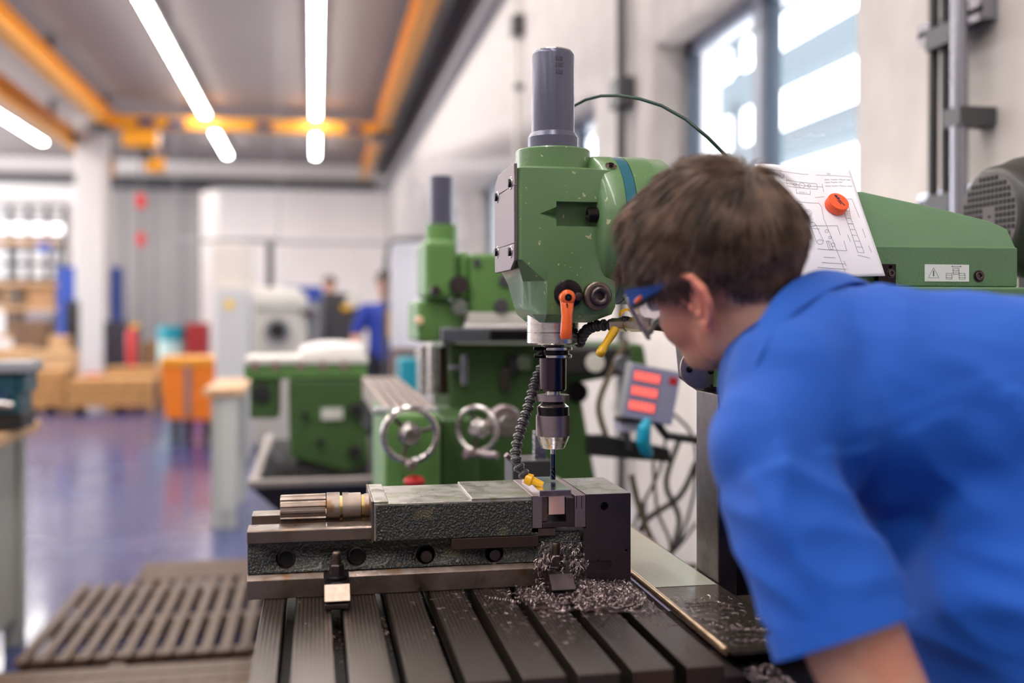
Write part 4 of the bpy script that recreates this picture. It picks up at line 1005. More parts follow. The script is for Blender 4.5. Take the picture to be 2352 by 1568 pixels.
# fold relief pushed into the cloth
me = shirt.data; base = Vector(man.location)
axis_dir = (D(2400, 1100, 1.05)-D(1900, 900, 1.12)).normalized()
me.calc_loop_triangles() if False else None
nrm = [v.normal.copy() for v in me.vertices]
arm_a, arm_b = D(1766, 1050, 1.02), D(1936, 1456, .955)
for v, n_ in zip(me.vertices, nrm):
    p = v.co+base
    t = (p-arm_a).dot((arm_b-arm_a))/(arm_b-arm_a).length_squared
    q = p*5.0
    wv = noise.noise(Vector((q.x*1.4+q.z*.9, q.y*1.2, q.z*2.2-q.x*1.0)))
    fold = (1-abs(noise.noise(Vector((p.x*7+p.z*5, p.y*5, p.z*6-p.x*9)))*2.2))
    fold2 = (1-abs(noise.noise(Vector((p.x*14+p.z*17, p.y*9, p.z*9-p.x*5+3)))*2.4))
    amp = .010 if t < 0 else .012
    v.co += n_*(amp*fold*.8+amp*.5*fold2*(1 if t > .1 else .35)+.004*wv-.003)
me.update()
# seam of the yoke and sleeve hem
m_ = MB(); hemc = a1+dv*-.003
a_ = dv.orthogonal().normalized(); bb_ = dv.cross(a_)
m_.loft([[a1+dv*t+(a_*math.cos(2*PI*i/48)+bb_*math.sin(2*PI*i/48))*r for i in range(48)] for t, r in ((-.020, .0650), (-.020, .0662), (.0035, .0680), (.0040, .0664), (.0035, .0648), (-.02, .0640))], cap=False)
m_.build('sleeve_hem', shirtm, shirt)
# collar: a band wrapped round the back and side of the neck
colc = [(1712, 862, 1.075), (1722, 800, 1.07), (1745, 735, 1.08), (1790, 670, 1.11), (1850, 628, 1.15), (1905, 622, 1.20), (1950, 640, 1.27), (1930, 700, 1.33), (1860, 790, 1.33), (1790, 860, 1.27), (1740, 890, 1.17)]
colo = [(1735, 935, 1.045), (1752, 870, 1.04), (1782, 806, 1.045), (1835, 740, 1.075), (1905, 688, 1.12), (1965, 668, 1.18), (2010, 690, 1.27), (1990, 760, 1.36), (1900, 850, 1.36), (1815, 905, 1.29), (1760, 940, 1.15)]
def smooth_loop(P_, n_=6):
    out = []
    for i in range(len(P_)-1):
        p0 = P_[max(i-1, 0)]; p1 = P_[i]; p2 = P_[i+1]; p3 = P_[min(i+2, len(P_)-1)]
        for k in range(n_):
            t = k/n_; out.append(.5*((2*p1)+(p2-p0)*t+(2*p0-5*p1+4*p2-p3)*t*t+(3*p1-p0-3*p2+p3)*t**3))
    return out+[P_[-1]]
ci = smooth_loop([D(*c) for c in colc]); cout = smooth_loop([D(*c) for c in colo])
m_ = MB(); rings = []
for p, q in zip(ci, cout):
    d_ = (q-p); nn_ = d_.normalized()
    tgt = Vector(NB); out_ = (p-tgt); out_ = (out_-nn_*out_.dot(nn_)).normalized()
    rings.append([p-out_*.0035-CU*.004, p+out_*.0022+CU*.002, p.lerp(q, .35)+out_*.008, p.lerp(q, .75)+out_*.014, q+out_*.015, q+out_*.0115, p.lerp(q, .5)-out_*.002, q.lerp(p, .5)-out_*.012-CU*.004])
m_.loft(rings); m_.build('collar', shirtm, man, angle=80, subs=1)
# --- trousers and shoes
t_ = MB(); hip = D(2790, 1470, 1.0)
t_.cap(D(2680, 1400, 1.02), .14, hip, .145)
for s in (-1, 1):
    h0 = hip+CC*.09*s-CU*.03; kn_ = Vector((h0.x+.02, h0.y, .52)); an = Vector((h0.x+.10, h0.y, .11))
    t_.cap(h0, .095, kn_, .068); t_.cap(kn_, .068, an, .055)
to = t_.build('trousers', mat('dark_navy_cloth', (34, 38, 54), .85), man); remesh(to, .012, 4, .5)
for s in (-1, 1):
    h0 = hip+CC*.09*s; f_ = MB(); x, y = h0.x+.10, h0.y
    f_.ell((x-.05, y, .048), (.13, .048, .047)); f_.ell((x, y, .07), (.065, .045, .06)); f_.box(x-.175, x+.075, y-.044, y+.044, .001, .02)
    so = f_.build('shoe', mat('black_leather', (26, 24, 24), .4), man); remesh(so, .006, 3, .5)

# --- safety glasses
g_ = MB(); LP = []
for j, u in enumerate((.038, .028, .016, .002, -.012, -.020)):
    row = []
    for i in range(15):
        th_ = (-1+2*i/14)*1.32; ff = .070+.050*math.cos(th_)*(1-.05*j*.2)+(.004 if 0 < j < 4 else 0); ll = .074*math.sin(th_)
        uu = u+(.006 if abs(i-7) <= 1 and j >= 4 else 0)
        row.append(H(ff, uu, ll))
    LP.append(row)
R_ = [[g_.bm.verts.new(p) for p in row] for row in LP]
for a_, b2 in zip(R_, R_[1:]):
    for i in range(14): g_.bm.faces.new((a_[i], a_[i+1], b2[i+1], b2[i]))
gl_ = g_.build('safety_glasses', lensm, man); sd = gl_.modifiers.new('thickness', 'SOLIDIFY'); sd.thickness = .0018
MB().tube(LP[0], .0018, 8).build('brow_rim', lensm, gl_)
for s in (1, -1):
    f_ = MB()
    P_ = [(.082, .034, .0735, .0135), (.066, .034, .0775, .0125), (.050, .034, .0785, .0085), (.034, .034, .0785, .0062), (.015, .036, .079, .0050), (-.006, .038, .079, .0048), (-.030, .036, .078, .0045), (-.055, .026, .073, .0045)]
    f_.loft([[H(f, u-hh, s*(l-.001)), H(f, u-hh, s*(l+.0022)), H(f, u+hh, s*(l+.0022)), H(f, u+hh, s*(l-.001))] for f, u, l, hh in P_])
    te = f_.build('temple', mat('black_temple', (20, 24, 34), .35), gl_, bevel=.0006)
    f_ = MB(); f_.loft([[H(f, u-hh*.55, s*(l+.0022)), H(f, u-hh*.55, s*(l+.0036)), H(f, u+hh*.8, s*(l+.0036)), H(f, u+hh*.8, s*(l+.0022))] for f, u, l, hh in P_[:-1]])
    # blue inlay lies on the temple
    io = f_.build('temple_inlay', blueg, gl_)
    o2 = MB().ell(H(.064, .030, s*.0812), (.008, .0028, .0012), HM @ Matrix.Rotation(-.3, 3, 'Z'), 16, 8).build('orange_mark', orange, gl_)

# --- hair: scalp shell and combed strands
rh = random.Random(11)
def scalp(th_, ph):   # th 0 at crown, ph 0 = forward, PI/2 = left
    f = math.sin(th_)*math.cos(ph); l = math.sin(th_)*math.sin(ph); u = math.cos(th_)
    return Vector((-.008+.101*f, .048+.091*u, .0785*l))
def hairline(ph):     # largest theta with hair on it
    a_ = abs(math.atan2(math.sin(ph), math.cos(ph)))
    K_ = [(0, 1.12), (.5, 1.2), (.85, 1.42), (1.15, 1.78), (1.42, 2.02), (1.62, 1.72), (1.85, 1.92), (2.1, 2.22), (2.5, 2.32), (PI, 2.36)]
    for (x0_, y0_), (x1_, y1_) in zip(K_, K_[1:]):
        if a_ <= x1_: return y0_+(y1_-y0_)*(a_-x0_)/(x1_-x0_)
    return 2.3
sh = MB(); NTH, NPH = 18, 56; rows = []
for j in range(NTH+1):
    rows.append([sh.bm.verts.new(H(*(scalp(max(.02, hairline(2*PI*i/NPH)*j/NTH), 2*PI*i/NPH)*1.0))) for i in range(NPH)])
for a_, b2 in zip(rows, rows[1:]):
    for i in range(NPH): sh.bm.faces.new((a_[i], a_[(i+1) % NPH], b2[(i+1) % NPH], b2[i]))
sh.bm.faces.new(rows[0])
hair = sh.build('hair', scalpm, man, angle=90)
WH = Vector((-.075, .112, -.008))     # whorl
st_m = MB(); verts = []; faces = []
GV = Vector((HF.dot(-CU), HU.dot(-CU), HL.dot(-CU)))   # gravity in head axes
for i in range(15000):
    ph = rh.uniform(-PI, PI); th_ = math.acos(1-rh.random()*(1-math.cos(hairline(ph))))
    if th_ > hairline(ph): continue
    p = scalp(th_, ph); n_ = Vector(((p.x+.008)/.101**2, (p.y-.048)/.091**2, p.z/.0785**2)).normalized()
    away = p-WH; comb = (away-n_*away.dot(n_)); comb = comb.normalized() if comb.length > 1e-4 else Vector((1, 0, 0))
    front = max(0, min(1, (p.x+.01)/.09)); top_ = max(0, min(1, (p.y-.03)/.1)); low = max(0, min(1, (.07-p.y)/.10))
    comb = (comb+Vector((.35*top_+.2*front, -.25*(1-top_), 0))+GV*.25); comb = (comb-n_*comb.dot(n_)).normalized()
    clump = noise.noise_vector(p*26)*.9+noise.noise_vector(p*70)*.35
    L_ = (.030+.030*top_+.030*front*top_)*rh.uniform(.7, 1.15)
    if low > .3 and front < .6: L_ *= .55
    lift = .30+.30*top_+.25*front*top_
    if front > .75 and top_ > .2: L_ *= 1.12
    pts = []; q = p-n_*.002; d_ = (n_*lift+comb*(1-lift*.4)+clump*.30).normalized(); nseg = 6
    for k in range(nseg+1):
        pts.append(q.copy()); d_ = (d_+GV*.10+comb*.08+clump*.10-n_*.085).normalized(); q = q+d_*L_/nseg
        e2_ = ((q.x+.008)/.104)**2+((q.y-.048)/.094)**2+(q.z/.081)**2
        if e2_ < 1: nn = Vector(((q.x+.008)/.104**2, (q.y-.048)/.094**2, q.z/.081**2)).normalized(); q += nn*.0022
    wd = Vector((rh.gauss(0, 1), rh.gauss(0, 1), rh.gauss(0, 1)))
    r0 = .00062*rh.uniform(.7, 1.3)
    b0 = len(verts)
    for k, q in enumerate(pts):
        t = (pts[min(k+1, nseg)]-pts[max(k-1, 0)]).normalized(); a_ = (wd-t*wd.dot(t)).normalized(); bb = t.cross(a_); rr = r0*(1-.8*(k/nseg)**2)
        for m3 in range(3): verts.append(H(*(q+(a_*math.cos(m3*2.094)+bb*math.sin(m3*2.094))*rr))-base)
    for k in range(nseg):
        for m3 in range(3): a1_ = b0+k*3+m3; a2_ = b0+k*3+(m3+1) % 3; faces.append((a1_, a2_, a2_+3, a1_+3))
sm = bpy.data.meshes.new('hair_strands'); sm.from_pydata(verts, [], faces); sm.materials.append(hairm)
for p in sm.polygons: p.use_smooth = True
so = bpy.data.objects.new('hair_strands', sm); COL.objects.link(so); so.parent = hair; so['kind'] = 'stuff'

# ============================================================ WORKSHOP BEHIND
def B(name, m, parent, pl_, pt, pr_, pb, Y0, dep, bevel=.006, floor=False):
    mb = MB(); boxf(mb, pl_, pt, pr_, pb, Y0, Y0+dep)
    if floor:
        a_ = at(pl_, pt, Y=Y0); c_ = at(pr_, pt, Y=Y0); mb = MB().box(a_.x, c_.x, Y0, Y0+dep, .0, a_.z)
    return mb.build(name, m, parent, bevel=bevel)
def CY(name, m, parent, px, py0, py1, rpx, Y, n=32):
    p = at(px, py0, Y=Y); q = at(px, py1, Y=Y); d = Y*math.cos(YAW)+p.x*math.sin(YAW)
    return MB().cyl(p, (p.x, p.y, q.z), rpx*d/FPX, n=n).build(name, m, parent)
def disc(name, m, parent, px, py, rpx, Y, th, axis=(0, -1, 0)):
    p = at(px, py, Y=Y); d = Y*math.cos(YAW)+p.x*math.sin(YAW)
    return MB().lathe(p, axis, [(0, rpx*d/FPX), (th*.8, rpx*d/FPX), (th, rpx*d/FPX*.9)], 32).build(name, m, parent)
def wheel(parent, px, py, rpx, Y, axis=(0, -1, 0), spoke=True):
    p = at(px, py, Y=Y); d = Y*math.cos(YAW)+p.x*math.sin(YAW); R_ = rpx*d/FPX; ax_ = Vector(axis)
    w_ = MB().torus(p, ax_, R_*.92, R_*.12).build('handwheel', steel, parent)
    MB().lathe(p-ax_*.03, ax_, [(0, R_*.42), (.02, R_*.42), (.03, R_*.25), (.05, R_*.22)], 28).build('hub', steel, w_)
    a_ = ax_.orthogonal().normalized(); b_2 = ax_.cross(a_)
    for k in range(3):
        e = a_*math.cos(k*2.094+.5)+b_2*math.sin(k*2.094+.5); MB().cyl(p-ax_*.012, p-ax_*.012+e*R_*.9, R_*.07, n=10).build('spoke', steeld, w_)
    g_ = Vector((0, 0, -1)); g_ = (g_-ax_*g_.dot(ax_)).normalized()
    MB().lathe(p+g_*R_*.95, ax_, [(0, .008), (.01, .011), (.05, .013), (.058, .009)], 14).build('crank_grip', plate, w_)
    return w_

# --- second mill of the same kind
Y2 = 3.0
m2 = thing('milling_machine', Vector((at(1200, 0, Y=3.2).x, 3.3, 0)), 'green milling machine behind, with a row of silver handwheels, left of the foreground head', 'milling machine')
CY('spindle_tube', tubem, m2, 1014, 525, 406, 27, Y2)
CY('head_cap', greenb, m2, 1014, 560, 517, 37, Y2)
hdm = B('milling_head', greenb, m2, 975, 548, 1052, 688, Y2-.10, .22, .02)
CY('spindle_nose', greenb, m2, 1008, 745, 690, 30, Y2); 
B('neck', greenb, m2, 1050, 575, 1082, 690, Y2-.06, .16, .02)
B('ram', greenb, m2, 1080, 582, 1330, 722, Y2-.10, .3, .012)
disc('bearing_knob', steeld, hdm, 1052, 655, 22, Y2-.10, .03); disc('bearing_knob', steeld, hdm, 998, 668, 12, Y2-.10, .03)
disc('hole_cover', greyd, m2, 1160, 645, 15, Y2-.10, .01); disc('hole_cover', greyd, m2, 1150, 702, 17, Y2-.10, .012); disc('hole_cover', greyd, m2, 1095, 603, 9, Y2-.10, .008)
B('feed_box', greenb, m2, 958, 690, 1068, 786, Y2-.06, .30, .012); disc('knob', steel, m2, 1052, 705, 20, Y2-.07, .04)
disc('knob', mat('cream_knob', (230, 200, 160), .4), m2, 962, 735, 10, Y2-.07, .03)
B('guide_bar', creamb, m2, 1072, 716, 1300, 744, Y2-.10, .10)
B('way_cover', pipe, m2, 1012, 752, 1330, 786, Y2-.12, .12); B('way_slot', oxide, m2, 1125, 757, 1330, 782, Y2-.125, .02, .002)
mb2 = MB().prism([at(1030, 790, Y=Y2), at(1480, 790, Y=Y2), at(1490, 850, Y=Y2), at(1330, 880, Y=Y2), at(1372, 1110, Y=Y2), at(1300, 1200, Y=Y2), at(1040, 1200, Y=Y2)], (0, .45, 0))
mb2.build('body_casting', greend, m2, bevel=.012)
MB().box(at(1040, 0, Y=Y2).x, at(1372, 0, Y=Y2).x, Y2+.02, Y2+.75, 0, HC-.55).build('base_casting', greend, m2, bevel=.015)
for px in (972, 995): CY('guide_column', steel, m2, px, 905, 795, 9, Y2+.05)
CY('dark_column', mat('dark_brown_steel', (70, 52, 46), .4, .6), m2, 1016, 905, 795, 11, Y2+.06)
B('switch_lever', pipe, m2, 1060, 812, 1076, 888, Y2-.05, .04); B('lever_arm', pipe, m2, 1032, 838, 1062, 852, Y2-.05, .03)
disc('dial', steel, m2, 1200, 832, 19, Y2-.01, .03); B('dial_handle', steeld, m2, 1152, 845, 1172, 900, Y2-.05, .03); B('black_box', black, m2, 1168, 815, 1190, 862, Y2-.04, .05)
disc('dial', oxide, m2, 1325, 900, 24, Y2-.01, .02)
B('control_panel', black, m2, 1290, 800, 1450, 862, Y2-.14, .12, .01)
disc('control_dial', creamb, m2, 1366, 833, 22, Y2-.15, .01); disc('control_dial', pipe, m2, 1428, 835, 20, Y2-.15, .01)
# its table, seen end on, and saddle with the handwheels
ta = MB(); z2 = at(870, 935, Y=2.62).z
x0_, x1_ = at(884, 0, Y=2.62).x, at(1008, 0, Y=2.62).x; n_ = 5
for k in range(n_):
    xa_ = x0_+(x1_-x0_)*k/n_; ta.box(xa_, xa_+(x1_-x0_)/n_*.78, 2.62, 3.9, z2-.03, z2)
ta.box(x0_, x1_, 2.63, 3.9, z2-.07, z2-.0295)
ta.build('work_table', mat('bright_table', (150, 132, 124), .4, .8, var=.1), m2, bevel=.003)
B('table_end', greyf, m2, 858, 938, 1008, 955, 2.60, .05)
B('saddle', greenb, m2, 882, 950, 1012, 1300, 2.58, .5, .012)
B('saddle_step', greend, m2, 1012, 960, 1100, 1300, 2.70, .4, .012)
wheel(m2, 942, 998, 66, 2.52); 
wheel(m2, 1096, 985, 55, 2.55, Vector((-.62, -.78, 0)).normalized())
disc('hand_knob', plate, m2, 1157, 965, 37, 2.60, .03); disc('hub', steel, m2, 1160, 967, 15, 2.57, .03)
MB().tube([at(1100, 1040, Y=2.5), at(1118, 1045, Y=2.47), at(1142, 1045, Y=2.45)], .009, 10).build('crank_grip', plate, m2)
MB().ell(at(952, 1105, Y=2.50), (.026, .026, .014)).build('emergency_button', redm, m2)
# small milling vise standing on the main machine table behind the big one
sv = thing('machine_vise', Vector((at(1230, 0, Y=1.82).x, 1.84, ZT)), 'small grey vise with a square post behind the big vise, left of the cutter', 'vise')
MB().box(at(1177, 0, Y=1.80).x, at(1268, 0, Y=1.80).x, 1.80, 1.88, ZT+.0003, at(1177, 1059, Y=1.80).z).build('vise_block', greyd, sv, bevel=.003)
MB().box(at(1228, 0, Y=1.82).x, at(1254, 0, Y=1.82).x, 1.82, 1.84, at(1177, 1060, Y=1.80).z, at(1228, 990, Y=1.82).z).build('square_post', steel, sv, bevel=.001)
MB().cyl(at(1162, 1044, Y=1.79), at(1186, 1066, Y=1.80), .0045, .0045).build('handle', plate, sv)

# --- display on its arm and the things behind the vise at the right
YD = 2.6
dro = thing('position_display', at(1490, 960, Y=YD), 'tilted grey digital readout with three rows of glowing red digits', 'display')
rot = Matrix.Rotation(math.radians(11), 3, 'Y')
a = at(1450, 842, Y=YD); b = at(1560, 968, Y=YD); c = (a+b)/2
a = at(1438, 843, Y=YD); b = at(1556, 967, Y=YD); c = Vector(((a.x+b.x)/2, YD+.02, (a.z+b.z)/2))
MB().box(a.x, b.x, YD, YD+.05, b.z, a.z, rot=rot, c=c).build('housing', greyf, dro, bevel=.004)
MB().box(a.x+.003, b.x-.003, YD-.002, YD-.0002, b.z+.003, a.z-.003, rot=rot, c=c).build('front_panel', drom, dro)
W_ = b.x-a.x; Hh = a.z-b.z
for k in range(3):
    z_ = a.z-Hh*(.12+.27*k); w0 = MB().box(a.x+W_*.08, a.x+W_*.62, YD-.0032, YD-.0021, z_-Hh*.19, z_, rot=rot, c=c).build('digit_window', mat('red_digit_haze', (150, 84, 100), .4), dro)  # pane colour carries the painted haze of the glowing digits
    dg_ = MB()
    for j in range(6):
        xx = a.x+W_*(.10+.085*j); s1, s2 = Hh*.135, W_*.055
        for (u0, v0, u1, v1) in ((0, 0, 1, .14), (0, .43, 1, .57), (0, .86, 1, 1), (0, 0, .22, 1), (.78, 0, 1, 1)):
            dg_.box(xx+u0*s2, xx+u1*s2, YD-.0042, YD-.0034, z_-Hh*.025-s1+v0*s1, z_-Hh*.025-s1+v1*s1, rot=rot, c=c)
    dg_.build('digits', ledm, w0)
MB().box(a.x+W_*.78, a.x+W_*.93, YD-.004, YD-.0021, a.z-Hh*.26, a.z-Hh*.12, rot=rot, c=c).build('red_key', redm, dro)
m_ = MB()
for i in range(4):
    for j in range(3): m_.box(a.x+W_*(.68+.07*j), a.x+W_*(.73+.07*j), YD-.003, YD-.0021, a.z-Hh*(.42+.11*i), a.z-Hh*(.36+.11*i), rot=rot, c=c)
m_.build('keypad', mat('key_grey', (160, 158, 180), .5), dro)
MB().tube([at(1500, 960, Y=YD+.04), at(1530, 1000, Y=YD+.06), at(1600, 1010, Y=YD+.08), at(1700, 960, Y=YD+.10)], .012, 10).build('support_arm', black, dro)
cb = thing('control_box', at(1410, 985, Y=2.66), 'small pale box with a dark top under the red-digit display', 'box')
B('box_body', mat('pale_lilac', (186, 180, 206), .4), cb, 1424, 972, 1482, 992, 2.64, .06, .003); B('box_lid', black, cb, 1424, 962, 1482, 971, 2.64, .06, .002)
MB().cyl(at(1440, 993, Y=2.67), at(1446, 1030, Y=2.69), .007).build('box_stem', greyd, cb)
bar = tag(MB().prism([at(1352, 1000, Y=2.72), at(1392, 1000, Y=2.72), at(1540, 1030, Y=2.72), at(1540, 1062, Y=2.72), at(1352, 1046, Y=2.72)], (0, .04, 0)).build('black_crossbar', black, bevel=.004), 'black horizontal bar running under the red-digit display', 'bar')
tag(MB().tube([at(1488, 964, Y=2.55), at(1480, 985, Y=2.54), at(1477, 1010, Y=2.54), at(1484, 1034, Y=2.55), at(1492, 1044, Y=2.56)], [.010, .018, .019, .016, .010], 14).build('rubber_glove', mat('turquoise_rubber', (0, 150, 186), .45)), 'turquoise rubber glove hanging under the red-digit display', 'glove')
cbl = thing('cable_tangle', at(1500, 1330, Y=2.8), 'tangle of dark hoses and cables hanging in front of the white wall', 'cable')
rc = random.Random(3)
for k, P_ in enumerate([[(1440, 780), (1405, 850), (1375, 930), (1392, 1000)], [(1530, 1000), (1515, 1080), (1470, 1170), (1450, 1230)], [(1560, 1010), (1530, 1110), (1560, 1200), (1520, 1330)], [(1500, 1060), (1510, 1170), (1540, 1260), (1500, 1350)],
                        [(1600, 1060), (1560, 1140), (1480, 1200), (1455, 1290)], [(1600, 1200), (1540, 1270), (1490, 1240), (1480, 1150)], [(1450, 1090), (1480, 1200), (1530, 1290), (1600, 1300)], [(1520, 930), (1590, 1000), (1596, 1120), (1560, 1250)]]):
    P3 = [at(x_, y_, Y=2.85+.1*(k % 3)) for x_, y_ in P_]; MB().tube(smooth_loop(P3, 8), .005 if k % 2 else .009, 8).build('hose', black if k % 3 else mat('brown_hose', (96, 84, 60), .5), cbl)
tag(MB().prism([at(1450, 1240, Y=2.0), at(1500, 1240, Y=2.0), at(1640, 1345, Y=2.0), at(1640, 1420, Y=2.0), at(1450, 1300, Y=2.0)], (0, .5, 0)).build('cable_trough', mat('brown_grey_metal', (130, 116, 110), .5)), 'grey brown metal trough under the hanging cables', 'trough')

# --- third machine with drip tray, left of the middle
Y3 = 4.6
m3 = thing('milling_machine', Vector((at(740, 0, Y=Y3).x, Y3+.4, 0)), 'dark green machine with pale slotted table top standing in a wide drip tray', 'milling machine')
tt = MB(); zt3 = at(560, 838, Y=Y3).z; zt4 = at(560, 828, Y=Y3).z
B('table_apron', greenb, m3, 560, 838, 842, 872, Y3, .42, .012)
B('table_top', creamb, m3, 558, 822, 846, 838, Y3-.01, .45, .006)
for px in (585, 633, 690, 742, 790): B('table_slot', mat('slot_pink_grey', (150, 120, 116), .5), m3, px-7, 830, px+7, 850, Y3-.014, .006, .002)
MB().prism([at(662, 872, Y=Y3), at(838, 872, Y=Y3), at(850, 1060, Y=Y3), at(800, 1085, Y=Y3), at(664, 1050, Y=Y3)], (0, .4, 0)).build('body_casting', greend, m3, bevel=.012)
B('feed_motor', greend, m3, 572, 873, 640, 962, Y3+.02, .3, .012); disc('motor_cap', black, m3, 600, 904, 22, Y3+.02, .02)
B('label_plate', mat('label_white', (206, 206, 200), .5), m3, 738, 938, 788, 964, Y3-.014, .010, .001)
for px, py in ((815, 1038), (818, 940), (700, 952), (735, 1015)): disc('knob', black, m3, px, py, 16 if px > 810 else 8, Y3-.005, .04)
MB().box(at(664, 0, Y=Y3).x+.02, at(850, 0, Y=Y3).x, Y3+.05, Y3+.6, 0, at(700, 1060, Y=Y3).z).build('base_casting', greyd, m3, bevel=.01)
B('hanging_lever', pipe, m3, 832, 915, 848, 985, Y3-.03, .02)
dt = thing('drip_tray', Vector((at(700, 0, Y=4.2).x, 4.4, .5)), 'wide grey sheet metal drip tray with sloping sides in front of the third machine', 'tray')
YT = 3.9
zl = at(570, 1112, Y=YT).z; xl, xr2 = at(568, 0, Y=YT).x, at(1000, 0, Y=YT).x
trg = mat('tray_grey', (150, 140, 136), .4, .3, var=.1)
MB().box(xl, xr2, YT, YT+.04, zl-.014, zl+.012).build('front_lip', trg, dt, bevel=.004)
MB().box(xl, xl+.04, YT+.04, 5.4, zl-.014, zl+.012).build('side_lip', trg, dt, bevel=.004)
def rq(x0q, y0q, y1q, z): return [Vector((x0q, y0q, z)), Vector((xr2, y0q, z)), Vector((xr2, y1q, z)), Vector((x0q, y1q, z))]
MB().loft([rq(xl+.25, YT+.30, 5.2, zl-.30), rq(xl+.01, YT+.02, 5.42, zl-.0145), rq(xl+.035, YT+.045, 5.39, zl-.0145), rq(xl+.27, YT+.32, 5.18, zl-.26)]).build('tray_bowl', mat('tray_black', (52, 50, 52), .5), dt)
MB().box(xl+.28, xr2-.02, YT+.34, 5.16, zl-.2595, zl-.256).build('tray_floor', trg, dt)
for sx in (xl+.5, xr2-.2): MB().box(sx, sx+.06, YT+.5, YT+.56, 0, zl-.27).build('leg', black, dt)
rag = MB()
rag.ell(at(762, 806, Y=Y3+.15), (.15, .10, .05)); rag.ell(at(800, 806, Y=Y3+.15), (.08, .08, .045)); rag.ell(at(735, 809, Y=Y3+.12), (.09, .08, .035))
ro = rag.build('cleaning_cloth', mat('white_cloth', (232, 226, 222), .8)); remesh(ro, .012, 3); tag(ro, 'crumpled white cloth lying on the pale table of the dark green machine', 'cloth')

# --- white CNC lathe and cabinet
YC2 = 11.0
cn = thing('cnc_lathe', Vector((at(650, 0, Y=YC2).x, YC2+.5, 0)), 'white lathe with a dark round spindle opening, behind the green machines', 'lathe')
B('headstock', creamb, cn, 575, 672, 706, 830, YC2, 1.0, .05, floor=True)
B('headstock_top', creamb, cn, 588, 660, 690, 690, YC2+.05, .8, .04)
disc('chuck_ring', greyf, cn, 637, 758, 30, YC2, .05); disc('spindle_hole', black, cn, 637, 758, 20, YC2-.05, .01)
B('arch_band', greyf, cn, 585, 704, 700, 712, YC2-.02, .03)
B('carriage', greyf, cn, 706, 700, 732, 830, YC2+.2, .6, .03, floor=True)
B('cross_slide', steeld, cn, 690, 712, 724, 722, YC2-.05, .3)
for px, w_, mm in ((572, 16, creamb), (620, 12, greyd)): B('frame_post', mm, cn, px-w_/2-2, 556, px+w_/2+2, 672, YC2+.2, .08)
B('frame_top', greyf, cn, 500, 546, 640, 556, YC2+.2, .08)
cab = thing('machine_cabinet', Vector((at(530, 0, Y=10.5).x, 10.8, 0)), 'tall pale cabinet with a yellow warning sign left of the white lathe', 'cabinet')
B('cabinet_body', mat('pale_grey_enamel', (204, 204, 204), .5), cab, 494, 662, 572, 830, 10.1, .7, .02, floor=True)
B('cabinet_upper', mat('cream_white', (226, 216, 206), .5), cab, 486, 556, 560, 662, 10.2, .3, .02)
disc('warning_sign', mat('warning_yellow', (236, 200, 100), .5), cab, 527, 700, 12, 10.1, .01)
# free standing white cabin wall
tag(B('partition_wall', wallbm, None, 462, 440, 500, 830, 24, .3, 0, floor=True), 'narrow pale partition edge right of the roller door', 'partition')
# blue panel, dark machine
tag(B('blue_screen', bluem, None, 650, 657, 742, 800, 16, .1, .01, floor=True), 'blue screen panel standing behind the white lathe', 'screen')
dm = thing('dark_machine', Vector((at(780, 0, Y=12).x, 12.3, 0)), 'dark grey machine cabinet left of the distant worker', 'machine')
B('cabinet_body', mat('anthracite', (62, 58, 62), .5), dm, 740, 672, 826, 800, 12, .8, .02, floor=True)
disc('gauge', creamb, dm, 812, 690, 18, 12, .02); B('yellow_hose', yellow, dm, 784, 700, 806, 712, 11.97, .02)
